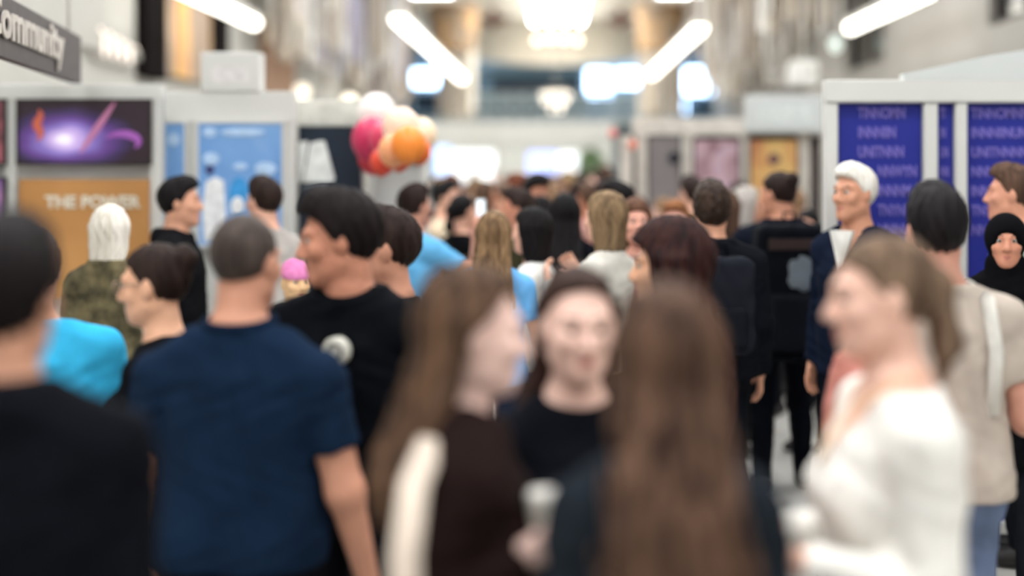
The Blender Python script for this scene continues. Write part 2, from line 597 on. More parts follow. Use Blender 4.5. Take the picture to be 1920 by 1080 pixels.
# globe wall lamps
for (px, py, lab, Yd, em, cc) in ((566, 172, 'white globe wall lamp over the dark lettered panel', 25.0, 1.3, (255, 244, 226)), (655, 190, 'brighter globe wall lamp near the balloons', 30.0, 2.4, (255, 244, 226)),
                                  (760, 118, 'small bluish globe lamp beside the left light bar', 36, 3.0, (150, 190, 255)), (720, 2, 'round white globe lamp high above the balloons', 34.0, 4.0, (255, 250, 240))):
    c = W(px, py, Yd)
    t = thing('globe_lamp', lab, 'lamp', c)
    MB().ball((0, 0, 0), 0.14).build('globe', panel_emit('globe_glass', cc, em), t, smooth=True)
    MB().cyl((0, 0, 0.13), (0, 0, 0.24), 0.05).cyl((0, 0, 0.2), (0, 0, CEILZ - c.z), 0.012, seg=8).build('stem', GREYW, t)
c = W(1567, 82, 22)
t = thing('globe_lamp', 'cool white globe lamp beside the dark right-hand window', 'lamp', c)
MB().ball((0, 0, 0), 0.10, 1, 1, 1.3).build('globe', panel_emit('globe_cool', (226, 240, 232), 0.9), t, smooth=True)
MB().cyl((0, 0, 0.13), (0, 0, CEILZ - c.z), 0.012, seg=8).build('stem', GREYW, t)

# ------------------------------------------------------------------ dark hanging sign, upper left
sg = thing('hanging_sign', 'dark grey hanging fascia sign with pale lettering over the swirl screen', 'sign', (0, 0, 0))
pA, pB = W(152, 157, 8.1), W(-120, 120, 5.0)
zt, zb = 2.60, 2.335
dirv = Vector((pB.x - pA.x, pB.y - pA.y, 0))
Ls = dirv.length
ang = math.atan2(dirv.y, dirv.x)
sg.location = (pA.x, pA.y, 0)
sg.rotation_euler = (0, 0, ang + math.pi)     # local -x runs from the far end to the near end
MB().box((-Ls, 0, zb), (0, 0.05, zt)).build('board', mat('dark_sign_board', (74, 66, 64), 0.6), sg)
text('Community', 0.235, mat('sign_letter', (196, 188, 178), 0.6), sg, (-0.66, -0.012, zb + 0.085), rot=(R(90), 0, 0), align='RIGHT', sx=1.55, offset=0.006)
for x in (-0.3, -Ls + 0.4):
    MB().cyl((x, 0.02, zt), (x, 0.02, CEILZ), 0.008, seg=6).build('cable', GREYW, sg)

# ------------------------------------------------------------------ left booth 1 : swirl screen and gold sign


def booth(name, label, Y, posts, header, x0, x1, backing=None, th=0.05, hm=WHITE, base=True):
    """upright exhibition wall: posts [(px0, px1)], header (py_top, py_bottom)"""
    t = thing(name, label, 'booth', (0, Y, 0))
    zt_, zb_ = W(0, header[0], Y).z, W(0, header[1], Y).z
    X0, X1 = W(x0, 0, Y).x, W(x1, 0, Y).x
    MB().box((X0, -0.03, zb_), (X1, th + 0.03, zt_), 0.006).build('header', hm, t)
    for a, b in posts:
        xa, xb = W(a, 0, Y).x, W(b, 0, Y).x
        MB().box((xa, -0.02, 0), (xb, th + 0.02, zb_), 0.006).build('post', hm, t)
    if backing:
        MB().box((X0, th * 0.35, 0.08), (X1, th * 0.75, zb_)).build('wall_panel', backing, t)
    if base:
        MB().box((X0, -0.01, 0), (X1, th + 0.01, 0.073)).build('base_rail', hm, t)
    return t


def flat_panel(name, label, cat, a, b, c, d, Y, m, th=0.02, frame=None):
    """panel between photo pixels (a, b) top left and (c, d) bottom right at depth Y"""
    p0, p1 = W(a, d, Y), W(c, b, Y)
    t = thing(name, label, cat, ((p0.x + p1.x) / 2, Y, (p0.z + p1.z) / 2))
    hx, hz = (p1.x - p0.x) / 2, (p1.z - p0.z) / 2
    MB().box((-hx, 0, -hz), (hx, th, hz)).build('face_board' if frame is None else 'picture_board', m, t)
    if frame is not None:
        e = 0.014
        MB().box((-hx - e, -0.008, -hz - e), (-hx, th, hz + e)).box((hx, -0.008, -hz - e), (hx + e, th, hz + e)).box((-hx, -0.008, hz), (hx, th, hz + e)).box((-hx, -0.008, -hz - e), (hx, th, -hz)).build('frame', frame, t)
    return t, hx, hz


PANELW = mat('panel_fill', (200, 200, 196), 0.7, var=0.02)
booth('exhibition_booth', 'white booth wall carrying the swirl screen and the gold sign', 8.3, [(10, 33), (281, 304), (-160, -140)], (158, 188), -160, 304, PANELW)
pur, hx, hz = flat_panel('display_screen', 'screen with purple and blue light swirls above the gold sign', 'screen', 35, 190, 279, 305, 8.247,
                         art_material('swirl_screen', [(0.04, (232, 226, 240)), (0.16, (186, 160, 212)), (0.30, (122, 104, 178)), (0.46, (92, 58, 128)), (0.62, (56, 40, 84)), (0.8, (36, 22, 32))], 1.0, 'ellipse', (1.9, 1, 4.2), 0.35, emit=0.35), frame=DARKFR)


def swirl(pts, w0, m, nm, y=-0.004):
    mb = MB()
    L, Rr = [], []
    n = len(pts)
    for i, p in enumerate(pts):
        a = Vector(pts[max(0, i - 1)])
        b = Vector(pts[min(n - 1, i + 1)])
        t = (b - a).normalized()
        nn = Vector((-t.y, t.x))
        ww = w0 * math.sin(math.pi * (i + 0.3) / (n - 0.4)) + 0.003
        L.append((p[0] + nn.x * ww, p[1] + nn.y * ww))
        Rr.append((p[0] - nn.x * ww, p[1] - nn.y * ww))
    mb.prism(L + Rr[::-1], y, 0.0)
    return mb.build(nm, m, pur)


def arc(cx, cz, rx, rz, a0, a1, n=16):
    return [(cx + rx * math.cos(R(a0 + (a1 - a0) * k / n)), cz + rz * math.sin(R(a0 + (a1 - a0) * k / n))) for k in range(n + 1)]


swirl([(-0.26 + 0.012 * math.sin(k), 0.13 - 0.018 * k) for k in range(11)], 0.022, panel_emit('glow_orange', (190, 96, 72), 0.2), 'orange_streak', -0.005)
swirl([(0.18 - 0.02 * k, 0.17 - 0.029 * k) for k in range(11)], 0.016, panel_emit('glow_pink', (180, 116, 150), 0.25), 'pink_streak', -0.007)
swirl(arc(0.22, -0.06, 0.10, 0.05, 150, -40), 0.02, panel_emit('glow_magenta', (146, 84, 160), 0.3), 'magenta_arc', -0.006)

gold, hx, hz = flat_panel('gold_sign', 'golden brown sign board reading THE POWER under the swirl screen', 'sign', 35, 336, 279, 560, 8.247,
                          mat('gold_board', (180, 128, 74), 0.5, c2=(196, 144, 88), scale=1.5), th=0.02)
text('THE POWER', 0.098, mat('pale_letter', (226, 220, 202), 0.5, emit=0.0), gold, (-hx + 0.155, -0.006, hz - 0.165), offset=0.003, extrude=0.003)
flat_panel('poster', 'narrow dark and pink poster at the edge, left of the swirl screen', 'poster', -130, 190, 6, 305, 8.247,
           art_material('pink_poster', [(0.35, (40, 26, 40)), (0.55, (176, 96, 110)), (0.7, (60, 40, 60))], 3.0), frame=DARKFR)
flat_panel('poster', 'narrow purple poster at the edge, left of the gold sign', 'poster', -130, 336, 6, 520, 8.247,
           art_material('purple_poster', [(0.35, (90, 70, 150)), (0.6, (180, 130, 170))], 2.0), frame=DARKFR)

# ------------------------------------------------------------------ left booth 2 : blue posters
booth('exhibition_booth', 'white booth wall with light blue posters', 8.6, [(290, 306), (346, 372), (529, 553)], (172, 231), 290, 553, PANELW)
# stacked white boxes on the header
bx = thing('sign_box', 'white box sign standing on the header of the blue poster booth', 'sign', (W(435, 0, 8.6).x, 8.63, W(0, 172, 8.6).z), s=0.76)
MB().box((-0.235, -0.1, 0), (0.235, 0.1, 0.31), 0.01).build('box', WHITE, bx)
MB().box((-0.15, -0.104, 0.07), (0.15, -0.1, 0.20)).build('label_panel', mat('faint_print', (214, 210, 208), 0.6), bx)
BLUEP = art_material('blue_poster', [(0.3, (96, 144, 204)), (0.5, (116, 162, 216)), (0.7, (150, 184, 226))], 1.6, distort=0.4)
b1, hx, hz = flat_panel('poster', 'narrow light blue poster left of the wide blue poster', 'poster', 306, 231, 346, 460, 8.547, BLUEP, frame=WHITE)
PALEB = mat('pale_blue_print', (176, 204, 234), 0.6)
MB().ball((0.0, -0.003, hz / 0.76 - 0.13), 0.05, 1, 0.05, 1).build('printed_spot', PALEB, b1)
b2, hx, hz = flat_panel('poster', 'wide light blue poster with pale cloud shapes and a printed white coat figure', 'poster', 372, 231, 529, 460, 8.547, BLUEP, frame=WHITE)
for (x, z, sx, sz, nm) in ((-0.24, 0.41, 1.0, .7, 'printed_cloud'), (0.02, 0.41, 3.2, .6, 'printed_cloud'), (-0.23, 0.20, 1.2, .9, 'printed_cloud'), (0.2, 0.12, 1.6, 1.0, 'printed_cloud'), (0.0, 0.14, 1.0, .5, 'printed_cloud')):
    MB().ball((x, -0.003, z), 0.055, sx, 0.05, sz).build(nm, PALEB, b2, smooth=True)
WCOAT = mat('printed_coat', (228, 230, 232), 0.6)
MB().prism([(-0.28, -0.45), (-0.30, -0.20), (-0.27, 0.02), (-0.20, 0.06), (-0.13, 0.03), (-0.12, -0.2), (-0.10, -0.45)], -0.005, 0).build('printed_figure', WCOAT, b2)
MB().ball((-0.24, -0.004, 0.115), 0.035, 1, 0.08, 1.1).build('printed_head', mat('printed_dark', (60, 62, 110), 0.6), b2)
MB().ball((-0.01, -0.003, -0.10), 0.10, 0.8, 0.03, 1.6).build('printed_drop', mat('printed_blue', (60, 150, 214), 0.6), b2)
MB().ball((-0.02, -0.006, -0.17), 0.06, 0.9, 0.05, 1.2).build('printed_drop', WCOAT, b2)

for o in list(b1.children) + list(b2.children):
    if o.name.startswith('printed'):
        o.scale = (0.76, 1, 0.76)

# ------------------------------------------------------------------ dark panel with white A
booth('exhibition_booth', 'pale booth frame holding the dark lettered panel', 8.9, [(676, 684), (556, 560)], (188, 236), 556, 684, None, hm=mat('pale_grey_board', (206, 206, 196), 0.6))
dk, hx, hz = flat_panel('lettered_sign', 'dark navy panel with a big white letter A shape', 'sign', 560, 237, 676, 690, 8.805, mat('navy_panel', (24, 36, 50), 0.5, var=0.1), th=0.06)
WL_ = mat('white_letter', (222, 226, 222), 0.5)


def px2l(px, py):
    p = W(px, py, 8.805)
    return (p.x - dk.location.x, p.z - dk.location.z)


MB().prism([px2l(561, 342), px2l(561, 266), px2l(576, 264), px2l(578, 270), px2l(566, 342)], -0.01, 0).prism(
    [px2l(568, 342), px2l(582, 268), px2l(600, 264), px2l(609, 264), px2l(628, 334), px2l(624, 342)], -0.01, 0).build('letter', WL_, dk)
text('lllllllll', 0.05, mat('grey_letter', (120, 128, 134), 0.5), dk, (px2l(566, 355)[0], -0.006, px2l(566, 358)[1]), sx=1.6)

# ------------------------------------------------------------------ balloons on white stand
booth('exhibition_booth', 'white booth wall behind the balloons', 9.35, [(690, 700), (788, 800)], (290, 306), 690, 800, PANELW)
BALL = [((706, 216), 0.17, (236, 228, 222), 'white', .30), ((697, 262), 0.17, (196, 52, 92), 'magenta', .0), ((722, 262), 0.13, (206, 66, 98), 'raspberry', .22), ((700, 296), 0.13, (205, 58, 72), 'crimson', .26),
        ((752, 240), 0.15, (244, 210, 186), 'peach', .30), ((788, 254), 0.14, (246, 220, 184), 'pale cream', .12), ((738, 282), 0.12, (240, 168, 120), 'apricot', .0), ((766, 272), 0.135, (240, 140, 58), 'orange', .0), ((786, 284), 0.10, (238, 112, 50), 'deep orange', .22),
        ((748, 298), 0.10, (232, 92, 54), 'orange red', .24), ((716, 304), 0.10, (216, 76, 56), 'scarlet', .04)]
placed = []
for i, ((px, py), r, c, nm, dy) in enumerate(BALL):
    r *= 0.72
    dist = 8.70
    while True:
        p = W(px, py, dist)
        if all((p - q).length > 1.06 * (r + s) for q, s in placed):
            break
        dist -= 0.02
    placed.append((p, r * 1.06))
    t = thing('balloon', '%s balloon in the cluster beside the dark lettered panel' % nm, 'balloon', p, group='balloons by the dark panel')
    mb = MB().ball((0, 0, 0), r, 1, 1, 1.12, 24)
    mb.cyl((0, 0, -r * 1.18), (0, 0, -r * 1.08), 0.018, 0.006, seg=8)
    mb.build('envelope', mat('balloon_rubber', c, 0.35, var=0.03), t, smooth=True)
    b = W(0, 296, 13.1).z - p.z
    MB().cyl((0, 0, -r * 1.12), (0, 0.02, -r * 1.35), 0.003, seg=6).build('string', WHITE, t)

# ------------------------------------------------------------------ right booth : blue text panels
YB = 7.15
booth('exhibition_booth', 'tall white booth frame around the royal blue text panels', YB, [(1546, 1570), (1731, 1757), (1790, 1812), (2040, 2060)], (150, 192), 1546, 2060, None, base=True)
top = thing('header_beam', 'white fascia beam angled over the royal blue text panels', 'beam', (W(1700, 0, YB).x, YB + 0.02, W(0, 150, YB).z))
MB().prism([(-0.02, 0), (1.3, 0), (1.3, 0.26), (0.40, 0.12), (-0.02, 0.03)], -0.05, 0.05).build('beam_board', WHITE_COOL, top)
ROY = mat('royal_blue_board', (36, 44, 140), 0.55, c2=(28, 36, 126), scale=1.2)
LIL = mat('lilac_letter', (116, 106, 186), 0.6)
rows = ['TINNOMNNUNN', 'INNNIINUNIWU', 'UNITNNNNINNN', 'NNWYNYTI', 'INNNMUNI', 'TNYNITU', 'NNINUNN']
for (a, b, lab, x_in, sz) in ((1570, 1731, 'royal blue text panel behind the white haired man in a suit', 0.10, 0.078), (1757, 1790, 'narrow royal blue strip panel between two white posts', 0.012, 0.072), (1812, 2040, 'royal blue text panel at the far right behind the black headscarf', 0.02, 0.072)):
    tpan, hx, hz = flat_panel('text_panel', lab, 'poster', a + 1, 193.5, b - 3, 975, YB + 0.02, ROY)
    for k, s in enumerate(rows):
        n = 2 if b - a < 50 else ((7 if k < 3 else 5) if a < 1700 else 11)
        ss = (s + s)[:n]
        text(ss, sz, LIL, tpan, (-hx + x_in + (0.1 if (k > 2 and a < 1600) else 0), -0.004, hz - 0.075 - 0.098 * k), extrude=0.002, sx=0.4 if b - a < 50 else (0.64 if a < 1700 else 0.74), offset=0.002)

# ------------------------------------------------------------------ right middle booth
YM = 12.5
GREYPOST = mat('pale_post', (206, 200, 190), 0.6)
booth('exhibition_booth', 'long white booth on the right with framed posters under its header', YM, [(1163, 1186), (1194, 1217), (1274, 1302), (1385, 1407), (1495, 1517)], (222, 254), 1186, 1540, mat('booth_dark', (70, 62, 60), 0.8), hm=GREYPOST)
bs = thing('sign_box', 'large white box sign on top of the long right booth', 'sign', (W(1466, 0, YM).x, YM - 0.10, W(0, 248, YM).z), s=0.78)
MB().box((-0.43, -0.08, 0), (0.43, 0.08, 0.41), 0.01).build('box', WHITE_COOL, bs)
MB().box((-0.3, -0.084, 0.1), (0.3, -0.08, 0.3)).build('label_panel', mat('faint_print2', (210, 216, 214), 0.6), bs)
g, hx, hz = flat_panel('poster', 'grey speckled poster with a dark blot on the long right booth', 'poster', 1217, 256, 1274, 470, YM - 0.053, mat('speckle', (104, 98, 100), 0.7, c2=(142, 136, 134), scale=60), frame=DARKFR)
MB().cyl((0.085, -0.01, hz - 0.19), (0.085, 0.0, hz - 0.19), 0.055).build('printed_blot', mat('dark_emblem', (30, 32, 42), 0.6), g)
g, hx, hz = flat_panel('poster', 'dusky pink and lilac picture poster on the long right booth', 'poster', 1302, 262, 1385, 470, YM - 0.053, art_material('pink_pic', [(0.3, (120, 84, 96)), (0.5, (192, 160, 168)), (0.62, (150, 140, 170)), (0.75, (206, 186, 186))], 3.5), frame=DARKFR)
g, hx, hz = flat_panel('poster', 'yellow and red picture poster on the long right booth', 'poster', 1407, 262, 1495, 470, YM - 0.053, art_material('yellow_pic', [(0.3, (150, 40, 44)), (0.42, (206, 158, 96)), (0.6, (214, 180, 112)), (0.75, (176, 130, 86))], 2.2), frame=DARKFR)
MB().ball((-0.0, -0.004, hz - 0.17), 0.055, 1, 0.06, 0.9).build('printed_blot', mat('print_dark', (96, 66, 72), 0.6), g)
for (px, py, c, lab) in ((1149, 250, (214, 136, 132), 'small rose pink lantern ball left of the long right booth'), (1186, 272, (212, 120, 98), 'small coral red lantern ball by the long right booth post')):
    p = W(px, py, 12.2)
    t = thing('paper_lantern', lab, 'lantern', p)
    MB().ball((0, 0, 0), 0.043).build('paper_ball', mat('paper', c, 0.7), t, smooth=True)
    MB().cyl((0, 0, 0.04), (0, 0, CEILZ - p.z), 0.0015, seg=6).build('string', WHITE, t)
# dark bar and white boxes over the right booth
t = thing('ceiling_speaker_bar', 'dark slim bar hanging over the large white box sign', 'bar', W(1472, 168, 17))
MB().box((-0.24, -0.05, -0.03), (0.24, 0.05, 0.03), 0.01).build('bar_body', mat('dark_bar', (84, 78, 74), 0.5), t)
MB().cyl((-0.2, 0, 0.03), (-0.2, 0, CEILZ - t.location.z), 0.006, seg=6).cyl((0.2, 0, 0.03), (0.2, 0, CEILZ - t.location.z), 0.006, seg=6).build('cable', GREYW, t)
t = thing('ceiling_projector', 'white ceiling projector hanging left of the dark right-hand window', 'projector', W(1506, 138, 18))
MB().box((-0.17, -0.2, -0.16), (0.17, 0.2, 0.16), 0.04).build('projector_body', WHITE, t)
MB().cyl((0, 0, 0.16), (0, 0, CEILZ - t.location.z), 0.02, seg=8).build('pole', GREYW, t)
MB().cyl((0.08, -0.22, 0.02), (0.08, -0.195, 0.02), 0.035).build('lens', GREYW, t)

# ------------------------------------------------------------------ far centre booth
YC = 30.0
booth('exhibition_booth', 'far white booth front across the end of the aisle', YC, [(804, 812), (930, 942), (1088, 1096), (1146, 1152)], (229, 272), 804, 1152, mat('far_panel', (214, 216, 210), 0.6))
SCR = panel_emit('screen_white', (240, 244, 246), 1.1)
flat_panel('display_screen', 'tall bluish glowing screen at the left end of the far booth', 'screen', 815, 275, 845, 345, YC - 0.012, panel_emit('screen_blue', (186, 214, 255), 1.3), frame=WHITE)
flat_panel('display_screen', 'wide bright white screen in the far booth', 'screen', 848, 282, 928, 345, YC - 0.012, SCR, frame=WHITE)
flat_panel('display_screen', 'small lilac glowing screen in the far booth', 'screen', 990, 285, 1045, 330, YC - 0.012, panel_emit('screen_lilac', (176, 190, 255), 1.2), frame=WHITE)
flat_panel('display_screen', 'small white glowing screen beside the far booth plant', 'screen', 1048, 285, 1084, 340, YC - 0.012, SCR, frame=WHITE)
LEAF = mat('leaf_green', (92, 124, 70), 0.6, c2=(60, 92, 48), scale=8)
p = W(1108, 0, YC - 0.5)
t = thing('potted_plant', 'green potted bush in front of the far booth', 'plant', (p.x, YC - 0.5, 0))
mb = MB()
r2 = random.Random(3)
for k in range(260):
    a, b = r2.uniform(0, 6.28), r2.uniform(-1, 1)
    rr = 0.30 * r2.uniform(0.6, 1.0)
    c = Vector((rr * math.cos(a) * math.sqrt(1 - b * b), rr * math.sin(a) * math.sqrt(1 - b * b), 1.78 + b * 0.42))
    d = Vector((r2.uniform(-1, 1), r2.uniform(-1, 1), r2.uniform(-.3, 1))).normalized()
    n = d.cross(Vector((0.3, 0.9, 0.2))).normalized() * 0.035
    v = [mb.bm.verts.new(q) for q in (c - d * 0.07, c + n, c + d * 0.07, c - n)]
    mb.bm.faces.new(v)
mb.build('foliage', LEAF, t)
MB().cyl((0, 0, 0.4), (0, 0, 1.7), 0.025).build('stem', DARKFR, t)
MB().cyl((0, 0, 0), (0, 0, 0.45), 0.16, 0.21).build('pot', WHITE, t)

#__PEOPLE__
# ------------------------------------------------------------------ people: implicit bodies meshed by surface nets


def mesh_sdf(fn, lo, hi, h):
    """triangulate-free surface-nets mesh of fn < 0 inside the box lo..hi: (verts, quads)"""
    m = 4
    lo = np.array(lo, float)
    n = [int(math.ceil((hi[i] - lo[i]) / (h * m))) * m for i in range(3)]
    cn = [k // m for k in n]
    ax = [lo[i] + (np.arange(cn[i]) + 0.5) * h * m - h * 0.5 for i in range(3)]
    g = np.stack(np.meshgrid(*ax, indexing='ij'), -1).reshape(-1, 3)
    cv = fn(g).reshape(cn).astype(np.float32)
    V = cv.repeat(m, 0).repeat(m, 1).repeat(m, 2)
    near = np.abs(cv) < h * m * 1.6
    idx = np.argwhere(near)
    off = np.stack(np.meshgrid(*[np.arange(m)] * 3, indexing='ij'), -1).reshape(-1, 3)
    fi = (idx[:, None, :] * m + off[None]).reshape(-1, 3)
    V[fi[:, 0], fi[:, 1], fi[:, 2]] = fn(lo + fi * h)
    V[0], V[-1], V[:, 0], V[:, -1], V[:, :, 0], V[:, :, -1] = (1.0,) * 6
    I = V < 0
    cnt = np.zeros([k - 1 for k in V.shape], np.uint8)
    corners = [(a, b, c) for a in (0, 1) for b in (0, 1) for c in (0, 1)]
    for a, b, c in corners:
        cnt += I[a:V.shape[0] - 1 + a, b:V.shape[1] - 1 + b, c:V.shape[2] - 1 + c]
    act = (cnt > 0) & (cnt < 8)
    ai = np.argwhere(act)
    ids = np.full(cnt.shape, -1, np.int64)
    ids[act] = np.arange(len(ai))
    cvs = {k: V[ai[:, 0] + k[0], ai[:, 1] + k[1], ai[:, 2] + k[2]] for k in corners}
    acc = np.zeros((len(ai), 3))
    num = np.zeros(len(ai))
    for k in corners:
        for d in range(3):
            if k[d] == 0:
                k2 = tuple(1 if j == d else k[j] for j in range(3))
                v0, v1 = cvs[k], cvs[k2]
                x = (v0 < 0) != (v1 < 0)
                t = np.where(x, v0 / np.where(x, v0 - v1, 1), 0)
                p = np.zeros((len(ai), 3)) + np.array(k)
                p[:, d] = t
                acc += p * x[:, None]
                num += x
    verts = lo + (ai + acc / num[:, None]) * h
    quads = []
    for d in range(3):
        s0 = [slice(1, -1)] * 3
        s1 = [slice(1, -1)] * 3
        s0[d] = slice(0, -1)
        s1[d] = slice(1, None)
        x = I[tuple(s0)] != I[tuple(s1)]
        e = np.argwhere(x)
        base = e + np.array([0 if j == d else 1 for j in range(3)])
        u, v = (d + 1) % 3, (d + 2) % 3

        def cid(du, dv):
            q = base.copy()
            q[:, u] += du
            q[:, v] += dv
            return ids[q[:, 0], q[:, 1], q[:, 2]]
        q = np.stack([cid(-1, -1), cid(0, -1), cid(0, 0), cid(-1, 0)], 1)
        fl_ = ~I[base[:, 0], base[:, 1], base[:, 2]]
        q[fl_] = q[fl_][:, ::-1]
        quads.append(q)
    quads = np.concatenate(quads)
    return verts, quads


def np_mesh(name, verts, quads):
    me = bpy.data.meshes.new(name)
    me.vertices.add(len(verts))
    me.vertices.foreach_set('co', verts.astype(np.float32).ravel())
    me.loops.add(len(quads) * 4)
    me.loops.foreach_set('vertex_index', quads.astype(np.int32).ravel())
    me.polygons.add(len(quads))
    me.polygons.foreach_set('loop_start', np.arange(0, len(quads) * 4, 4, dtype=np.int32))
    me.polygons.foreach_set('use_smooth', np.ones(len(quads), bool))
    me.update(calc_edges=True)
    return me


def smin(a, b, k):
    h = np.maximum(k - np.abs(a - b), 0) / k
    return np.minimum(a, b) - h * h * k * 0.25


def smax(a, b, k):
    return -smin(-a, -b, k)


def cap(P, a, b, ra, rb):
    a, b = np.asarray(a, float), np.asarray(b, float)
    pa = P - a
    ba = b - a
    h = np.clip((pa @ ba) / max(ba @ ba, 1e-9), 0, 1)
    q = pa - h[:, None] * ba
    return np.sqrt((q * q).sum(1)) - (ra + (rb - ra) * h)


def ell(P, c, r):
    q = P - np.asarray(c, float)
    r = np.asarray(r, float)
    k0 = np.sqrt(((q / r) ** 2).sum(1))
    k1 = np.sqrt(((q / (r * r)) ** 2).sum(1))
    return k0 * (k0 - 1) / np.maximum(k1, 1e-6)


def loft(P, tab, k=1.0):
    """tab rows: z, a, b, yc (z rising); elliptical sections"""
    tab = np.asarray(tab, float)
    z = P[:, 2]
    a = np.interp(z, tab[:, 0], tab[:, 1])
    b = np.interp(z, tab[:, 0], tab[:, 2])
    yc = np.interp(z, tab[:, 0], tab[:, 3])
    q = np.sqrt((P[:, 0] / a) ** 2 + ((P[:, 1] - yc) / b) ** 2)
    d = (q - 1) * np.minimum(a, b)
    return np.maximum(d, np.maximum(z - tab[-1, 0], tab[0, 0] - z))


def rotm(yaw, pitch, roll):
    """columns = head axes in body space; yaw turns toward +x (heading angle), pitch > 0 looks down"""
    return np.array(Matrix.Rotation(R(-yaw), 3, 'Z') @ Matrix.Rotation(R(-pitch), 3, 'X') @ Matrix.Rotation(R(roll), 3, 'Y'))


TORSO_M = [(.84, .160, .105, 0), (.95, .168, .112, -.005), (1.06, .158, .108, 0), (1.18, .160, .112, 0), (1.28, .178, .120, 0), (1.355, .170, .108, -.005), (1.415, .12, .08, -.012), (1.49, .062, .058, -.012)]
TORSO_F = [(.84, .165, .110, -.01), (.93, .170, .115, -.01), (1.04, .138, .098, 0), (1.12, .130, .096, 0), (1.25, .148, .110, 0), (1.345, .150, .098, -.005), (1.40, .105, .075, -.012), (1.48, .052, .052, -.012)]


class Fig:
    def __init__(s, sex='m', wide=1.0, hy=0, hp=0, hr=0, ra=None, la=None, stride=0.0, belly=0.0, stance=0.0, drop=0.0):
        s.drop = drop
        s.sex = sex
        s.wide = wide
        s.tor = [(z, a * wide, b * (wide ** .6) + (belly if .95 < z < 1.25 else 0), y + (belly * .6 if .95 < z < 1.25 else 0)) for z, a, b, y in (TORSO_M if sex == 'm' else TORSO_F)]
        s.sx = (.185 if sex == 'm' else .160) * wide
        s.af = (1.0 if sex == 'm' else .82) * (wide ** .7)
        s.HR = rotm(hy, hp, hr)
        s.piv = np.array([0, -.005, 1.55])
        s.hc = s.piv + s.HR @ np.array([0, .02, .085])
        dflt = ((.14, -.06, -1), (.05, .22, -1))
        s.arm = []
        for sg_, spec in ((1, ra or dflt), (-1, la or dflt)):
            u = np.array(spec[0], float)
            f = np.array(spec[1], float)
            u[0] *= sg_
            f[0] *= sg_
            u /= np.linalg.norm(u)
            f /= np.linalg.norm(f)
            sh = np.array([sg_ * s.sx, -.01, 1.372 - drop])
            el = sh + u * .285
            wr_ = el + f * .245
            pn = np.array(spec[2], float) if len(spec) > 2 else np.array([-1.0, 0, 0])
            pn[0] *= sg_
            pn = pn - f * (pn @ f)
            pn /= max(np.linalg.norm(pn), 1e-6)
            s.arm.append((sg_, sh, el, wr_, f, pn, spec[3] if len(spec) > 3 else 0.5))
        s.legs = []
        for sg_ in (1, -1):
            hip = np.array([sg_ * .088, 0, .90])
            yy = stride * sg_
            kn = np.array([sg_ * (.095 + stance * .5), yy * .45 + .01 + abs(stride) * .12, .49])
            an = np.array([sg_ * (.10 + stance), yy - .03, .085])
            s.legs.append((sg_, hip, kn, an))

    # --- pieces
    def torso(s, P):
        d = loft(P, s.tor)
        for sg_ in (1, -1):
            d = smin(d, cap(P, (sg_ * s.sx * .5, -.012, 1.412), (sg_ * s.sx * .95, -.01, 1.375 - s.drop), .05, .056 * s.af), .05)
            d = smin(d, ell(P, (sg_ * .082, -.055, .90), (.09, .085, .105)), .04)
            if s.sex == 'f':
                d = smin(d, ell(P, (sg_ * .072,   .085, 1.235), (.066, .062, .066)), .04)
        return smin(d, cap(P, (0, -.015, 1.42), (0, .0, 1.54), .062, .054 if s.sex == 'm' else .044), .04)

    def arms(s, P, hands=True, frac=None, fat=0.0, k=.03):
        out = None
        for (sg_, sh, el, wr_, f, pn, curl) in s.arm:
            d = cap(P, sh, el, .056 * s.af + fat, .043 * s.af + fat)
            if frac is not None and frac < 1:
                u = (el - sh) / np.linalg.norm(el - sh)
                d = smax(d - .004, (P - sh) @ u - .285 * frac, .01)
            else:
                d = smin(d, cap(P, el, wr_, .043 * s.af + fat, .028 * s.af + fat * 1.1), .03)
                if frac is not None:
                    d = np.maximum(d, (P - wr_) @ f - .0)
                if hands:
                    d = smin(d, s.hand(P, wr_, f, pn, curl, sg_), .02)
            out = d if out is None else np.minimum(out, d)
        return out

    def hand(s, P, w_, f, pn, curl, sg_):
        sd = np.cross(f, pn)            # across the palm
        sd = sd / np.linalg.norm(sd)
        if sd @ np.array([0, 1, 0.2]) < 0:
            sd = -sd                    # thumb side points forward
        d = None
        for o in (-.026, -.009, .009, .026):
            q = cap(P, w_ + sd * o * .6 + f * .012, w_ + sd * o + f * .085, .014, .0125)
            d = q if d is None else smin(d, q, .012)
        for o, L in ((-.031, .056), (-.0105, .070), (.0105, .076), (.031, .066)):
            b = w_ + sd * o + f * .085
            c1, c2 = curl * .6, curl * 1.5
            d1 = f * math.cos(c1) + pn * math.sin(c1) + sd * o * 2.2
            d2 = f * math.cos(c2) + pn * math.sin(c2) + sd * o * 1.2
            k = b + d1 * L * .52
            d = smin(d, np.minimum(cap(P, b, k, .0095, .0085), cap(P, k, k + d2 * L * .5, .0085, .0072)), .004)
        tb = w_ + sd * .022 + f * .022
        tk = tb + (sd * .72 + f * .6 + pn * .35) * .038
        d = smin(d, np.minimum(cap(P, tb, tk, .014, .0105), cap(P, tk, tk + (sd * .3 + f * .85 + pn * (.2 + .4 * curl)) * .034, .0105, .0085)), .008)
        return d

    def legs_(s, P, fat=0.0):
        out = None
        for (sg_, hip, kn, an) in s.legs:
            d = cap(P, hip, kn, .088 + fat * .6, .058 + fat)
            d = smin(d, cap(P, kn, an, .056 + fat, .040 + fat), .03)
            d = smin(d, ell(P, kn * .62 + an * .38 + np.array([0, -.022, 0]), (.05 + fat * .5, .055 + fat * .5, .12)), .03)
            out = d if out is None else np.minimum(out, d)
        return out

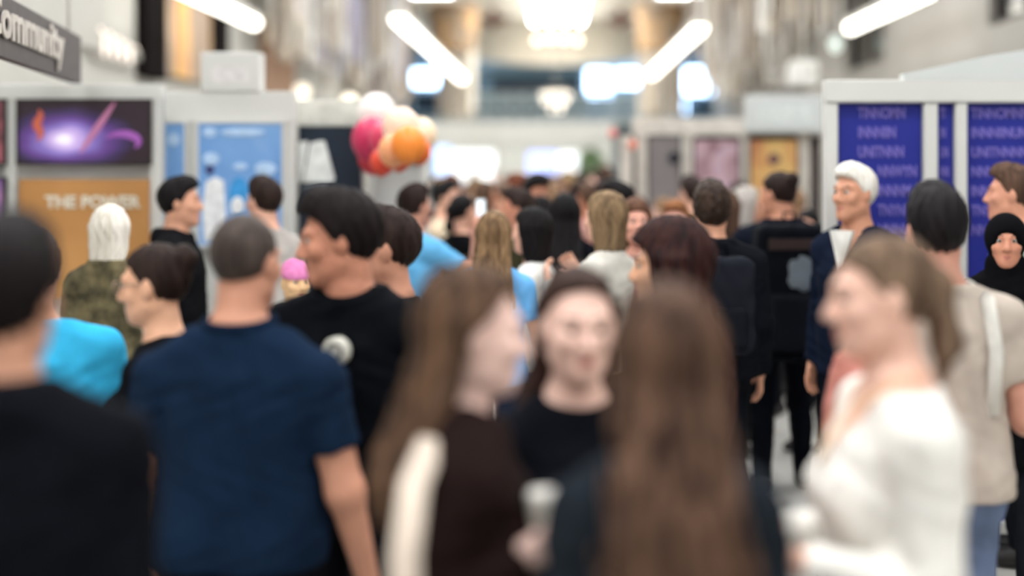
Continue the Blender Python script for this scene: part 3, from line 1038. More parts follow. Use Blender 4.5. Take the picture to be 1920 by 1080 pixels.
    def feet(s, P, grow=0.0, only=None):
        out = None
        for (sg_, hip, kn, an) in (s.legs if only is None else s.legs[only:only + 1]):
            d = ell(P, (an[0] + sg_ * .012, an[1] + .07, .045), (.044 + grow, .125 + grow, .044))
            d = smin(d, ell(P, (an[0], an[1] - .01, .06), (.042 + grow, .06 + grow, .058)), .03)
            d = np.maximum(d, .002 - P[:, 2])
            out = d if out is None else np.minimum(out, d)
        return out

    def H(s, P):
        return (P - s.hc) @ s.HR

    def head(s, P):
        Q = s.H(P)
        A = Q.copy()
        A[:, 0] = np.abs(A[:, 0])
        f_ = 1.0 if s.sex == 'm' else .93
        d = ell(Q, (0, -.012, .025), (.075, .097, .092))
        d = smin(d, ell(A, (0, .028, -.035), (.060, .066, .085)), .03)
        d = smin(d, cap(A, (.044 * f_, -.002, -.062), (.012, .066 * f_, -.098 * f_), .026 * f_, .022 * f_), .035)
        d = smin(d, ell(A, (0, .078 * f_, -.102 * f_), (.022 * f_, .018 * f_, .018)), .02)
        d = smin(d, ell(A, (.040, .062, -.022), (.026, .024, .024)), .02)
        d = smin(d, cap(A, (.044, .074, .030), (.012, .088, .026), .011, .012), .015)
        d = smax(d, -ell(A, (.031, .100, .008), (.019, .014, .012)), .012)
        d = smin(d, cap(A, (0, .088, .016), (0, .111, -.028), .009, .0135), .012)
        d = smin(d, ell(A, (.012, .098, -.034), (.010, .012, .009)), .008)
        d = smin(d, cap(A, (0, .0945, -.058), (.016, .088, -.060), .0075, .005), .008)
        d = smin(d, cap(A, (0, .0935, -.072), (.014, .087, -.070), .0085, .005), .006)
        d = smin(d, ell(A, (.076, -.006, -.006), (.011, .021, .033)), .008)
        return d

    def body(s, P):
        d = smin(s.torso(P), s.legs_(P), .03)
        d = smin(d, s.arms(P), .025)
        d = smin(d, s.feet(P), .02)
        nb = s.hc + s.HR @ np.array([0, -.015, -.06])
        d = smin(d, cap(P, (0, -.012, 1.47), nb, .056 if s.sex == 'm' else .048, .054 if s.sex == 'm' else .046), .03)
        return smin(d, s.head(P), .02)

    def wr(s, P, amp=.004):
        x, y, z = P[:, 0], P[:, 1], P[:, 2]
        return amp * (np.sin(27 * z + 9 * np.sin(11 * x + 3 * y)) * .6 + np.sin(43 * x + 21 * y + 8 * np.sin(17 * z)) * .4)

    def top(s, P, style):
        t = {'tshirt': .014, 'long': .013, 'hoodie': .026, 'jacket': .028, 'coat': .032, 'blouse': .012, 'suit': .022}[style]
        frac = .62 if style == 'tshirt' else 1.0
        z = P[:, 2]
        loose = np.interp(z, (.8, 1.05, 1.3), (.012, .018, 0)) if s.sex == 'm' or style in ('hoodie', 'jacket', 'coat') else 0
        d = s.torso(P) - t - loose
        d = smin(d, s.arms(P, False, frac, t * .8), .03)
        hem = {'coat': .62, 'suit': .80, 'jacket': .84}.get(style, .88)
        if style == 'coat':
            d = smin(d, loft(P, [(.6, .20 * s.wide, .15, 0), (.95, .19 * s.wide, .14, -.01), (1.1, .15, .11, 0)]), .04)
        if style in ('hoodie', 'jacket', 'coat'):
            d = smin(d, ell(P, (0, -.085, 1.455), (.105, .055, .06)) if style == 'hoodie' else ell(P, (0, -.035, 1.48), (.085, .065, .05)), .03)
            neck = z - 1.505 + .45 * np.maximum(P[:, 1], 0)
        elif style == 'suit':
            neck = z - 1.49 + np.where(P[:, 1] > 0, np.maximum(0, .16 - 2.2 * np.abs(P[:, 0])) * 1.4, 0)
        elif style == 'blouse':
            neck = z - 1.455 + np.where(P[:, 1] > -.02, np.maximum(0, .13 - 1.25 * np.abs(P[:, 0])) * 1.2, 0)
        else:
            neck = z - 1.485 + .35 * np.maximum(P[:, 1] + .03, 0)
        d = d + s.wr(P, .003 if style in ('blouse', 'tshirt', 'long') else .005)
        d = smax(d, neck, .008)
        if style != 'hoodie' or True:
            # open at the neck so that the throat shows
            d = smax(d, -(cap(P, (0, -.01, 1.46), s.hc + s.HR @ np.array([0, -.01, -.05]), .058, .058)), .008)
        return smax(d, hem - z, .01)

    def pants(s, P, fat=.012):
        z = P[:, 2]
        d = smin(s.legs_(P, fat), loft(P, [(r[0], r[1] + .010, r[2] + .010, r[3]) for r in s.tor]), .04)
        for sg_ in (1, -1):
            d = smin(d, ell(P, (sg_ * .082, -.055, .90), (.10, .095, .115)), .04)
        d = d + s.wr(P, .003)
        return smax(smax(d, z - 1.0, .01), .075 - z, .01)

    def hair(s, P, style, zend=1.1, vol=0.0, fine=1.0):
        Q = s.H(P)
        x, y, z = Q[:, 0], Q[:, 1], Q[:, 2]
        th = np.arctan2(x, -y)
        tuck = style == 'tucked'
        if tuck:
            style = 'long'
        t = {'buzz': .005, 'short': .014, 'curly': .026, 'long': .016, 'pony': .008, 'bun': .009, 'bob': .02, 'crop': .012}[style] + vol
        d = ell(Q, (0, -.014, .030), (.0765 + t * .6, .099 + t * .85, .092 + t))
        if style in ('short', 'curly', 'crop'):
            d = smin(d, ell(Q, (0, .035, .095), (.055 + vol, .055, .035 + t)), .04)
        lows = {'buzz': (-.065,), 'short': (-.082,), 'crop': (-.07,), 'curly': (-.085,), 'long': (-.16,), 'bob': (-.15,), 'pony': (-.055,), 'bun': (-.055,)}[style][0]
        ear = {'long': -.14, 'bob': -.13, 'pony': -.0, 'bun': 0.0}.get(style, -.012)
        zl = np.interp(y, (-.07, -.035, -.02, .01, .045, .075, .11), (lows, lows * .9, ear if style in ('long', 'bob') else -.04, ear, .055, .078, .09))
        if style in ('long', 'bob'):
            c = loft(Q, [(-.16, .088 + vol, .07, -.035), (-.06, .094 + vol, .088, -.025), (.04, .090 + vol, .09, -.015), (.10, .05, .06, -.01)])
            d = smin(d, c, .03)
            zl = np.interp(y, (-.02, .03, .05, .07, .11), (-.2, -.15, .045, .066, .080))
            if tuck:
                zl = np.interp(y, (-.045, -.02, .01, .04, .065, .11), (-.2, .01, .035, .075, .095, .10))
        strand = .0035 * np.sin(th * 17 + 2.5 * np.sin(z * 30)) + .0022 * np.sin(th * 37 + 3 * np.sin(z * 22 + 1))
        if style == 'curly':
            strand = .007 * np.sin(x * 95) * np.sin(y * 90 + 1) * np.sin(z * 100)
        if style == 'buzz':
            strand = 0
        d = smax(d + strand * fine, (zl - z) * .75, .008)
        if style == 'pony':
            d = smin(d, cap(Q, (0, -.09, .04), (0, -.12, .02), .024, .034), .02)
            q = cap(Q, (0, -.114, .02), (0, -.128, -.10), .030, .030)
            d = smin(d, smin(q, cap(Q, (0, -.128, -.10), (0, -.112, -.18), .030, .010), .02) + strand, .02)
        if style == 'bun':
            d = smin(d, ell(Q, (0, -.105, .075), (.042, .04, .042)) + strand * .7, .015)
        if style == 'long':
            X, Yb, Z = P[:, 0], P[:, 1], P[:, 2]
            hb = s.hc + s.HR @ np.array([0, -.05, -.05])
            tab = [(zend - .02, .05, .018, -.15), (zend + .08, .105 + vol, .034, -.15), (1.28, .125 + vol, .048, -.140), (1.40, .118 + vol, .058, -.115), (1.50, .098 + vol, .072, -.07), (1.58, .088 + vol, .075, -.045), (1.64, .07, .06, -.03)]
            Pc = P.copy()
            k = np.clip((Z - 1.38) / .2, 0, 1)
            Pc[:, 0] -= hb[0] * k
            Pc[:, 1] -= (hb[1] + .045) * k
            c = loft(Pc, tab)
            st2 = .006 * np.sin(Pc[:, 0] * 150 + 3 * np.sin(Z * 14)) + .004 * np.sin(Pc[:, 0] * 260 + 4 * np.sin(Z * 11 + 2))
            zz = smax(c + st2 * fine, (Pc[:, 1] - (-.045 if tuck else .02)) * .8, .02)
            d = smin(d, zz, .02)
        return d

    def scarf(s, P):
        Q = s.H(P)
        d = ell(Q, (0, -.012, .02), (.096, .118, .115))
        d = smax(d, -ell(Q, (0, .13, -.025), (.058, .075, .085)), .015)
        d = smin(d, loft(P, [(1.30, .17, .13, 0), (1.40, .15, .12, 0), (1.48, .10, .095, 0), (1.56, .085, .085, .0)]) + s.wr(P, .004), .03)
        return smax(d, -ell(Q, (0, .12, -.03), (.055, .07, .08)), .01)

    def cap_hat(s, P):
        Q = s.H(P)
        d = ell(Q, (0, -.012, .03), (.092, .115, .11))
        return smax(d + .003 * np.sin(np.arctan2(Q[:, 0], Q[:, 1]) * 40), .02 - .18 * Q[:, 1] - Q[:, 2] + .01, .02)


CACHE = {}


def cached(key, fn):
    if key not in CACHE:
        CACHE[key] = fn()
    return CACHE[key]


def person(label, px, top_py, Y, heading, sex='m', group=None, skin_c=(214, 160, 134), hair='short', hair_c=(52, 40, 34), hair_c2=None, top='tshirt', top_c=(40, 40, 46), bottom_c=(36, 38, 46),
           h=.012, zend=1.1, vol=0.0, key=None, face=False, hat=None, hat_c=None, pant_fat=.012, shoe_c=(40, 38, 38), top_m=None, H=None, X=None, **pose):
    Z = H if H else CZ - (top_py - VY) * Y / FPX
    sc = (Z - .012) / 1.75
    x = X if X is not None else (px - VX) * Y / FPX
    root = thing('person', label, 'person', (x, Y, 0), -R(heading), group, sc)
    F = Fig(sex, **pose)
    reach = max(.36 * F.wide, max(abs(a[3][0]) for a in F.arm) + .24)
    fy = max(a[3][1] for a in F.arm) + .24
    by = min(a[3][1] for a in F.arm) - .2
    ztop = max(1.80, max(a[3][2] for a in F.arm) + .22)
    lo, hi = (-reach, min(-.26, by), -.02), (reach, max(.26, fy), ztop)

    def mk(nm, fn, lo_, hi_, hh):
        def go():
            v, q = mesh_sdf(fn, lo_, hi_, hh)
            return np_mesh(nm, v, q), v, q
        return go

    k = (key,) if key else (label,)
    me, v, q = cached(k + ('body', h), mk('body', F.body, lo, hi, h))
    if len(me.materials) == 0:
        fc = v[q].mean(1)
        hq = F.H(fc)
        ax = np.abs(hq[:, 0])
        lips = (hq[:, 1] > .085) & ((ax / .019) ** 2 + ((hq[:, 2] + .066) / .0095) ** 2 < 1)
        brow = (ax > .013) & (ax < .046) & (hq[:, 1] > .065) & (hq[:, 2] > .024 + .16 * ax) & (hq[:, 2] < .031 + .13 * ax)
        mi = np.zeros(len(q), np.int32)
        mi[lips] = 1
        mi[brow] = 2
        me.polygons.foreach_set('material_index', mi)
    link_mesh('body', me, [skin(skin_c), LIP, BROW], root)
    if top:
        me, _, _ = cached(k + ('top', top, h), mk('shirt', lambda P: F.top(P, top), (lo[0], lo[1] - .05, .55), (hi[0], hi[1], ztop if ztop > 1.8 else 1.62), h))
        nm = {'tshirt': 'tshirt', 'long': 'sweater', 'hoodie': 'hoodie', 'jacket': 'jacket', 'coat': 'coat', 'blouse': 'blouse', 'suit': 'suit_jacket'}[top]
        link_mesh(nm, me, top_m or fabric(top_c), root)
    me, _, _ = cached(k + ('pants', h), mk('trousers', lambda P: F.pants(P, pant_fat), (-.36, -.40, .05), (.36, .40, 1.04), h))
    link_mesh('trousers', me, fabric(bottom_c), root)
    for si in (0, 1):
        me, v, q = cached(k + ('shoe', si, h), mk('shoe', lambda P: F.feet(P, .007, si), (-.36, -.5, -.02), (.36, .5, .14), min(h, .012)))
        link_mesh('shoe', me, mat('shoe_leather', shoe_c, .6), root)
    if hair:
        me, _, _ = cached(k + ('hair', hair, zend, vol, h), mk('hair', lambda P: F.hair(P, hair, zend, vol), (-.26, -.32, (zend - .06) if hair in ('long', 'tucked') else 1.36), (.26, .24, 1.86), min(h, .009) if h < .014 else h))
        link_mesh('hair', me, hairmat(hair_c, hair_c2), root)
    if hat == 'scarf':
        me, _, _ = cached(k + ('scarf', h), mk('headscarf', F.scarf, (-.26, -.24, 1.27), (.26, .26, 1.86), h))
        link_mesh('headscarf', me, fabric(hat_c), root)
    if hat == 'beanie':
        me, _, _ = cached(k + ('beanie', h), mk('beanie', F.cap_hat, (-.2, -.22, 1.5), (.2, .22, 1.86), h))
        link_mesh('beanie', me, fabric(hat_c), root)
    if face:
        EW, EI = mat('eye_white', (176, 164, 156), .4), mat('eye_iris', (48, 36, 30), .4)
        for sg_ in (1, -1):
            e = F.hc + F.HR @ np.array([sg_ * .031, .0775, .008])
            f = F.HR @ np.array([0, 1, 0])
            eo = MB().ball(Vector(e), .0125).build('eye', EW, root, smooth=True)
            MB().ball(Vector(e + f * .0072), .0070).build('iris', EI, eo, smooth=True)
    root['_'] = 0
    del root['_']
    return root, F


def part(root, mb, name, m, smooth=True):
    return mb.build(name, m, root, smooth=smooth)


# ---------------------------------------------------------------- the people nearest the camera
HAIR_BK, HAIR_DB, HAIR_BR, HAIR_LB, HAIR_BL, HAIR_GR, HAIR_WH, HAIR_AU = (20, 17, 18), (44, 32, 28), (84, 62, 50), (134, 104, 78), (176, 144, 104), (92, 82, 78), (226, 218, 206), (50, 28, 26)
SK_A, SK_B, SK_C, SK_D = (226, 174, 150), (212, 156, 128), (196, 134, 108), (234, 190, 172)

person('person with black hair in a black hooded jacket, seen from behind at the left edge', 2, 420, 2.45, 4, 'm', skin_c=SK_B, hair='short', hair_c=(22, 17, 18), top='hoodie', top_c=(20, 22, 30), h=.0075, vol=.006, wide=1.02)
person('person in a bright cyan T-shirt behind the black hooded jacket', 62, 432, 4.25, -25, 'm', skin_c=SK_B, hair='short', hair_c=HAIR_BR, top='tshirt', top_c=(58, 176, 222), bottom_c=(50, 56, 70), h=.010, wide=1.1)
camo = mat('camouflage', (58, 54, 38), .9, c2=(110, 100, 72), scale=11.0)
person('white haired person in a camouflage jacket before the gold sign', 205, 388, 6.7, 5, 'f', skin_c=SK_A, hair='bob', hair_c=(206, 198, 184), hair_c2=(236, 230, 220), top='jacket', top_m=camo, h=.011)
g, F = person('person with glasses and tied dark hair in profile facing left', 303, 456, 4.1, -84, 'f', skin_c=(232, 178, 146), hair='bun', hair_c=HAIR_DB, top='tshirt', top_c=(18, 19, 24), h=.0075, face=True, hp=6)
mb = MB()
for sg_ in (1, -1):
    c = F.hc + F.HR @ np.array([sg_ * .032, .108, .006])
    ux, uz = F.HR @ np.array([1, 0, 0]), F.HR @ np.array([0, 0, 1])
    mb.tube([c + ux * .024 * math.cos(a) + uz * .019 * math.sin(a) for a in [2 * math.pi * k / 20 for k in range(21)]], .0022, 6)
    mb.tube([F.hc + F.HR @ np.array([sg_ * .056, .106, .010]), F.hc + F.HR @ np.array([sg_ * .082, 0, .012])], .002, 6)
mb.tube([F.hc + F.HR @ np.array([-.008, .112, .008]), F.hc + F.HR @ np.array([.008, .112, .008])], .002, 6)
part(g, mb, 'glasses', mat('glasses_metal', (150, 132, 116), .3, metal=.6))
part(g, MB().box((.10, .02, 1.20), (.125, .10, 1.32), .01), 'shirt_print', mat('pale_print', (150, 150, 156), .7))

p, F = person('broad person with short greying hair in a navy polo shirt, seen from behind', 452, 400, 3.6, 8, 'm', skin_c=(206, 148, 122), hair='buzz', hair_c=(70, 60, 56), hair_c2=(96, 84, 78), top='tshirt', top_c=(30, 54, 86), bottom_c=(26, 30, 44), h=.0065,
              wide=1.10, belly=.02, drop=.035, hy=12, hp=4, ra=((.26, .02, -1), (.16, .30, -1)), la=((.24, .0, -1), (.10, .30, -1)))
part(p, MB().tube([(0.085 * math.cos(a), -.012 + .078 * math.sin(a), 1.487 + .012 * math.sin(a)) for a in [2 * math.pi * k / 24 for k in range(25)]], .014, 8), 'collar', fabric((24, 46, 76)))
person('person in a pale grey shirt before the blue poster, beyond the navy polo', 498, 334, 7.9, -50, 'm', skin_c=SK_A, hair='crop', hair_c=HAIR_DB, top='long', top_c=(186, 180, 174), h=.013)
person('dark clothed person standing before the narrow light blue poster', 333, 335, 7.65, 85, 'm', skin_c=SK_B, hair='short', hair_c=HAIR_BK, top='hoodie', top_c=(24, 24, 28), h=.013)
h7, F = person('tall person in a black hoodie with white round chest badge, looking left', 655, 360, 4.0, -160, 'm', skin_c=(200, 138, 112), hair='short', hair_c=(26, 20, 20), top='hoodie', top_c=(14, 17, 24), h=.0075, hy=62, hp=8, face=True, vol=.006, wide=1.02)
part(h7, MB().cyl((-.05, .150, 1.345), (-.05, .174, 1.345), .037, seg=28), 'badge', mat('white_badge', (214, 212, 200), .6))
part(h7, MB().tube([(.02 * math.sin(a) - .05, .175, 1.345 + .02 * math.cos(a)) for a in [2 * math.pi * k / 16 for k in range(17)]], .004, 6), 'badge_mark', mat('badge_mark', (90, 92, 90), .6))
person('dark haired person close behind the black hoodie, half hidden', 730, 392, 4.5, -95, 'm', skin_c=(206, 148, 122), hair='crop', hair_c=HAIR_DB, top='long', top_c=(18, 22, 32), h=.010)

g8, F = person('long haired person in a dark brown coat in profile facing right, pale bag strap', 868, 505, 2.68, 76, 'f', skin_c=(240, 203, 190), hair='tucked', hair_c=(52, 40, 37), hair_c2=(122, 92, 70), top='coat', top_c=(48, 32, 30), h=.007, zend=1.29, face=True, hp=4, vol=.004,
               ra=((.1, -.50, -1), (.0, .40, .22), (-.8, .3, .5), 1.0))
g10, F = person('person with dark hair and round-necked black top turned toward the brown coat', 1080, 503, 3.02, 160, 'f', skin_c=(240, 200, 184), hair='tucked', hair_c=(62, 45, 40), top='long', top_c=(20, 23, 32), h=.007, face=True, hy=8, hp=4, zend=1.3)
g11, F = person('person with very long straight brown hair, seen from behind in the middle', 1250, 535, 2.28, -4, 'f', skin_c=SK_A, hair='long', hair_c=(58, 40, 34), hair_c2=(124, 94, 76), top='jacket', top_c=(44, 52, 62), h=.007, zend=1.0, vol=.0, wide=.86)
g12, F = person('person with brown ponytail in a white V-neck top facing left', 1672, 440, 2.85, -92, 'f', skin_c=(236, 190, 170), hair='pony', hair_c=(100, 80, 66), hair_c2=(150, 124, 102), top='blouse', top_c=(236, 233, 226), bottom_c=(80, 92, 116), h=.006, face=True, hp=4, wide=1.34,
                ra=((.08, -.10, -1), (-.28, .95, .12), (-.6, 0, 1), .9), la=((.10, -.02, -1), (-.30, .95, .22), (-.6, 0, 1), .9))
mb = MB()
mb.tube([(.078, -.05, 1.488), (.082, .01, 1.48), (.062, .075, 1.43), (.03, .125, 1.36), (.004, .150, 1.30)], .004, 8, flat=(.006, .002))
mb.tube([(-.078, -.05, 1.488), (-.082, .01, 1.48), (-.062, .075, 1.43), (-.03, .125, 1.36), (-.004, .150, 1.30)], .004, 8, flat=(.006, .002))
part(g12, mb, 'lanyard', mat('lanyard_ribbon', (226, 190, 140), .7))
b13, F = person('person with black hair in a beige T-shirt and blue jeans behind the white top', 1758, 350, 4.2, -6, 'm', skin_c=(208, 152, 132), hair='short', hair_c=(28, 25, 27), top='tshirt', top_c=(188, 176, 164), bottom_c=(104, 118, 146), h=.009, wide=1.02,
                ra=((.22, -.14, -1), (-.1, .92, .12)), la=((.12, .05, -1), (.0, .6, -.5)))
part(b13, MB().tube([(.115, -.115, 1.12), (.118, -.135, 1.30), (.112, -.085, 1.45), (.10, .0, 1.485), (.10, .09, 1.43)], .01, 8, flat=(.022, .006)), 'strap', mat('white_strap', (222, 220, 212), .7))
s14, F = person('white haired person in a dark navy suit before the royal blue panel', 1606, 311, 6.88, -135, 'm', wide=.9, skin_c=(204, 146, 118), hair='short', hair_c=(214, 208, 196), hair_c2=(238, 234, 226), top='suit', top_c=(26, 38, 64), bottom_c=(24, 32, 52), h=.010, face=True, hy=10)
part(s14, MB().prism([(-.06, 1.47), (.06, 1.47), (.03, 1.36), (0, 1.26), (-.03, 1.36)], .105, .128), 'shirt_front', mat('white_shirt', (232, 230, 224), .7), False)
b15, F = person('person with tied dark hair and navy top walking away under a large black backpack', 1466, 322, 8.2, 0, 'm', skin_c=(206, 146, 118), hair='bun', hair_c=HAIR_DB, top='jacket', top_c=(24, 30, 46), bottom_c=(20, 24, 32), h=.011, hy=-45, hp=6, stance=.03, stride=.10, wide=1.05)
b16, F = person('person with curly brown hair and black jacket carrying a grey backpack', 1335, 345, 6.9, -3, 'm', skin_c=SK_B, hair='curly', hair_c=(54, 41, 34), top='jacket', top_c=(22, 25, 34), bottom_c=(22, 25, 34), h=.010)
person('person with long dark auburn hair in black, facing left in profile', 1262, 425, 4.15, -78, 'f', skin_c=(232, 176, 142), hair='long', hair_c=(40, 23, 24), hair_c2=(66, 38, 34), top='long', top_c=(22, 20, 26), h=.008, zend=1.10, face=True, vol=.028)
p18, F = person('person in a sky blue T-shirt with cream print, raising a phone', 774, 347, 8.4, 40, 'm', skin_c=(206, 148, 124), hair='crop', hair_c=HAIR_DB, top='tshirt', top_c=(104, 178, 226), bottom_c=(48, 54, 70), h=.010,
                ra=((.35, .42, -.34), (-.05, .12, 1), (0, 1, 0), .9))
part(p18, MB().ball((.03, -.158, 1.30), .06, 1, .2, 1), 'back_print', mat('cream_print', (238, 226, 196), .6))
part(p18, MB().ball((.0, -.155, 1.20), .045, 1, .2, .7), 'back_print', mat('plum_print', (120, 84, 130), .6))
p19, F = person('person with long dark blond hair in a light blue T-shirt, seen from behind', 925, 398, 6.9, 6, 'f', skin_c=(222, 168, 140), hair='long', hair_c=(112, 86, 62), hair_c2=(158, 126, 92), top='tshirt', top_c=(104, 168, 222), bottom_c=(52, 66, 96), h=.009, zend=1.15,
                ra=((.30, -.05, -1), (.06, .5, -.6)))
person('dark haired person in a white shirt right of the dark blond hair', 1000, 392, 7.3, -70, 'f', skin_c=SK_A, hair='bob', hair_c=HAIR_BK, top='long', top_c=(226, 226, 222), bottom_c=(70, 104, 160), h=.012)
person('person with long black hair and long black coat in mid aisle', 1060, 364, 8.2, 4, 'f', skin_c=SK_A, hair='long', hair_c=(20, 18, 20), top='coat', top_c=(18, 20, 28), h=.012)
p22, F = person('fair haired person in a pale grey knit raising both hands to the face', 1138, 362, 7.0, -55, 'f', skin_c=(230, 180, 156), hair='bob', hair_c=(116, 94, 70), hair_c2=(158, 130, 98), top='long', top_c=(206, 202, 192), bottom_c=(60, 58, 62), h=.010,
                ra=((.2, .5, -.8), (-.35, .55, .85), (-.5, -.5, 0), .8), la=((.2, .4, -.8), (-.3, .5, .7), (-.5, -.5, 0), .8))
person('rosy faced person with brown hair looking this way, right of the pale knit', 1190, 374, 7.6, 172, 'f', skin_c=(226, 166, 146), hair='bob', hair_c=(96, 66, 50), top='long', top_c=(150, 112, 104), h=.012, face=True)
person('person with short ginger brown hair and grey scarf top, facing the camera', 1268, 378, 8.2, 195, 'm', skin_c=(228, 168, 146), hair='crop', hair_c=(140, 92, 60), top='hoodie', top_c=(150, 148, 150), h=.012, face=True)
person('short person in a pink beanie between the navy polo and black hoodie', 553, 487, 6.6, 150, 'f', skin_c=(226, 184, 140), hair=None, hat='beanie', hat_c=(214, 128, 178), top='coat', top_c=(118, 104, 96), h=.010, face=True)
person('person in a mint white shirt at the right edge before the text panel', 1903, 311, 6.72, -70, 'm', skin_c=(214, 152, 126), hair='crop', hair_c=HAIR_BR, top='long', top_c=(214, 222, 210), h=.011)
person('person wearing a black headscarf and black robe at the right edge', 1886, 401, 6.15, -165, 'f', skin_c=(206, 142, 116), hair=None, hat='scarf', hat_c=(16, 16, 20), top='coat', top_c=(16, 16, 20), h=.010, face=True)
person('person in a salmon top mostly hidden behind the white V-neck top', 1625, 480, 3.75, 90, 'f', skin_c=(230, 172, 150), hair='crop', hair_c=HAIR_BR, top='tshirt', top_c=(190, 124, 112), h=.010)


# ---------------------------------------------------------------- things they carry
def backpack(label, owner, heading, z0, hgt, wid, dep, m, m2, off=.215):
    th = -R(heading)
    base = owner.location
    t = thing('backpack', label, 'backpack', (base.x + math.sin(R(heading)) * -off, base.y - math.cos(R(heading)) * off, z0), th)

    def f(P):
        q = np.abs(P - np.array([0, -dep / 2, hgt / 2])) - np.array([wid / 2 - .05, dep / 2 - .04, hgt / 2 - .06])
        d = np.sqrt((np.maximum(q, 0) ** 2).sum(1)) + np.minimum(q.max(1), 0) - .045
        return d + .003 * np.sin(P[:, 2] * 40 + 4 * np.sin(P[:, 0] * 20))
    v, q = mesh_sdf(f, (-wid * .7, -dep - .1, -.1), (wid * .7, .1, hgt + .1), .010)
    link_mesh('pack_body', np_mesh('pack_body', v, q), m, t)

    def f2(P):
        q = np.abs(P - np.array([0, -dep, hgt * .30])) - np.array([wid * .34 - .03, .03, hgt * .2 - .03])
        return np.sqrt((np.maximum(q, 0) ** 2).sum(1)) + np.minimum(q.max(1), 0) - .03
    v, q = mesh_sdf(f2, (-wid * .6, -dep - .12, 0), (wid * .6, 0, hgt), .010)
    link_mesh('front_pocket', np_mesh('front_pocket', v, q), m2, t)
    MB().tube([(-.03, -.03, hgt - .01), (-.03, -.03, hgt + .045), (.03, -.03, hgt + .045), (.03, -.03, hgt - .01)], .008, 8).build('grab_handle', m2, t, smooth=True)
    return t


BLK, BLK2 = fabric((20, 23, 30), 'pack_cloth'), fabric((30, 33, 40), 'pack_cloth')
bp = backpack('large black backpack with brown band and grey patch', b15, 0, .78, .78, .42, .26, BLK, BLK2)
MB().box((-.15, -.272, .63), (.15, -.25, .69), .005).build('band', fabric((86, 70, 66), 'band_cloth'), bp)
MB().ball((0.03, -.262, .50), .085, 1, .12, 1.2).build('patch', fabric((112, 120, 124), 'patch_cloth'), bp, smooth=True)
backpack('slate grey backpack worn over the black jacket', b16, -3, .98, .48, .30, .16, fabric((40, 43, 54), 'pack_cloth'), fabric((28, 31, 40), 'pack_cloth'))
# pale tote hanging from the brown coat's shoulder
tb = thing('tote_bag', 'cream tote bag on a wide strap hanging at the brown coat', 'bag', (g8.location.x, g8.location.y, 0), -R(76), s=g8.scale[0])
CRM = fabric((222, 206, 190), 'canvas')
MB().tube([(.12, -.08, 1.45), (.22, -.13, 1.39), (.285, -.155, 1.28), (.305, -.155, 1.1), (.305, -.155, .95), (.305, -.155, .84)], .01, 10, flat=(.006, .028)).build('strap', CRM, tb, smooth=True)
MB().box((.30, -.33, .46), (.34, .02, .86), .015).build('bag_body', CRM, tb)
# cup in the hand of the brown coat
cc = g8.matrix_basis @ Vector((0, 0, 0))
bpy.context.view_layer.update()
F8 = Fig('f', ra=((.1, -.50, -1), (.0, .40, .22), (-.8, .3, .5), 1.0))
a_ = F8.arm[0]
hand_c = a_[3] + a_[4] * .075 + a_[5] * .035
pc = g8.matrix_world @ Vector(hand_c)
cup = thing('paper_cup', 'white paper cup in the hand of the brown coat', 'cup', (pc.x, pc.y, pc.z - .05))
MB().cyl((0, 0, 0), (0, 0, .10), .027, .037, 24).build('cup_wall', mat('white_paper', (232, 226, 214), .6), cup, smooth=False)
MB().cyl((0, 0, .10), (0, 0, .112), .039, .036, 24).build('lid', mat('white_lid', (238, 234, 226), .4), cup)
# phone raised by the sky blue T-shirt
F18 = Fig('m', ra=((.35, .42, -.34), (-.05, .12, 1), (0, 1, 0), .9))
a_ = F18.arm[0]
pc = p18.matrix_world @ Vector(a_[3] + a_[4] * .10 + a_[5] * .03)
ph = thing('phone', 'pale phone held up by the sky blue T-shirt', 'phone', pc, -R(40))
MB().box((-.036, -.005, -.03), (.036, .005, .12), .004).build('phone_body', mat('phone_shell', (200, 204, 204), .3), ph)
MB().box((-.032, -.0065, -.022), (.032, -.005, .112)).build('phone_screen', panel_emit('phone_screen', (220, 232, 240), .8), ph)

# ---------------------------------------------------------------- the crowd farther down the aisle
HC = [('black', HAIR_BK), ('dark brown', HAIR_DB), ('brown', HAIR_BR), ('light brown', HAIR_LB), ('blond', (150, 124, 88)), ('grey', (150, 144, 138)), ('auburn', (104, 58, 40))]
TCOL = [('black', (22, 23, 28)), ('navy', (30, 40, 66)), ('charcoal', (56, 56, 60)), ('brown', (96, 72, 58)), ('tan', (168, 134, 100)), ('grey', (136, 134, 132)), ('white', (220, 218, 212)), ('maroon', (98, 44, 46)),
        ('rust', (160, 88, 58)), ('olive', (92, 88, 62)), ('denim blue', (84, 112, 154)), ('dusty pink', (186, 136, 130)), ('cream', (208, 190, 164)), ('red', (184, 60, 54))]
STY = {'m': [('short', 'short'), ('crop', 'cropped'), ('curly', 'curly')], 'f': [('long', 'long'), ('bob', 'bobbed'), ('pony', 'ponytailed'), ('bun', 'tied up')]}
TOPS = [('long', 'sweater'), ('tshirt', 'T-shirt'), ('hoodie', 'hoodie'), ('jacket', 'jacket')]
taken = [(o.location.x, o.location.y) for o in bpy.data.objects if o.name.split('.')[0] == 'person']
rc = random.Random(21)
used_combo = set()
spots = []
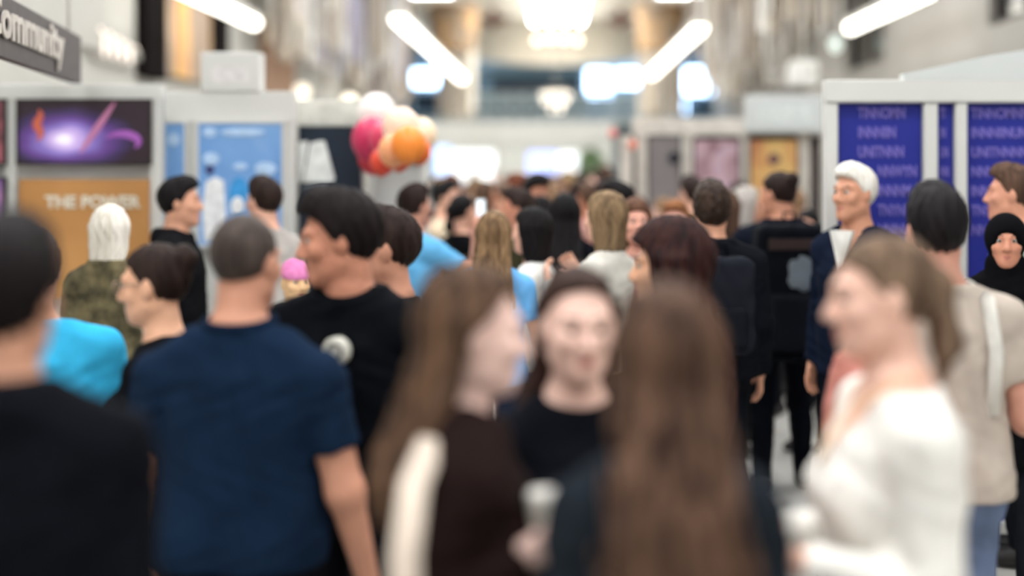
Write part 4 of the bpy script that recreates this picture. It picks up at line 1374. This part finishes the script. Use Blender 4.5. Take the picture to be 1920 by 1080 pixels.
for Yc, n, pa, pb in ((8.35, 8, 690, 1540), (9.4, 9, 812, 1530), (10.3, 10, 812, 1525), (11.3, 11, 812, 1520), (12.9, 5, 815, 1115), (13.8, 6, 815, 1150), (15.0, 7, 812, 1150), (16.6, 9, 808, 1150), (18.4, 10, 806, 1150), (20.5, 11, 806, 1150), (23.0, 12, 805, 1150), (26.0, 12, 805, 1148)):
    for k in range(n):
        for tries in range(12):
            px = pa + (pb - pa) * (k + .5 + rc.uniform(-.4, .4)) / n
            Yy = Yc + rc.uniform(-.35, .35)
            x = (px - VX) * Yy / FPX
            if all((x - a) ** 2 + (Yy - b) ** 2 > .56 ** 2 for a, b in taken):
                break
        else:
            continue
        taken.append((x, Yy))
        spots.append((x, Yy))
for (x, Yy) in spots:
    sex = rc.choice('mf')
    for tries in range(60):
        hcn, hc_ = rc.choices(HC, (4, 6, 5, 3, 1.2, 1, 2))[0]
        st, stn = rc.choice(STY[sex])
        tcn, tc_ = rc.choices(TCOL, (5, 4, 4, 4, 3, 3, 2, 2, 2, 2, 2, 2, 2, 1))[0]
        tp, tpn = rc.choice(TOPS)
        key = (hcn, stn, tcn, tpn)
        if key not in used_combo:
            break
    used_combo.add(key)
    face_away = rc.random()
    hd = rc.gauss(0, 35) if face_away < .5 else (rc.gauss(180, 40) if face_away < .8 else rc.choice((-90, 90)) + rc.gauss(0, 25))
    where = 'seen from behind' if abs((hd + 180) % 360 - 180) < 55 else ('facing this way' if abs((hd + 180) % 360 - 180) > 125 else 'turned sideways')
    depth = 'in aisle crowd' if Yy < 15 else 'far down aisle'
    var_ = rc.choice(('a', 'b'))
    pose = {} if var_ == 'a' else {'ra': ((.10, -.22, -1), (-.35, .8, .3)), 'hp': 10}
    dark = rc.choice(((36, 38, 46), (52, 60, 80), (30, 30, 34), (70, 66, 64)))
    hh = .014 if Yy < 13 else .018
    person('person with %s %s hair in %s %s, %s %s' % (hcn, stn, tcn, tpn, where, depth), 0, 0, Yy, hd, sex, group='people in the aisle crowd', skin_c=rc.choice((SK_A, SK_B, SK_C, SK_D)), hair=st, hair_c=hc_, top=tp, top_c=tc_, bottom_c=dark,
           h=hh, key='crowd_%s_%s' % (sex, var_), H=rc.gauss(1.74 if sex == 'm' else 1.65, .05), X=x, zend=1.25, **pose)
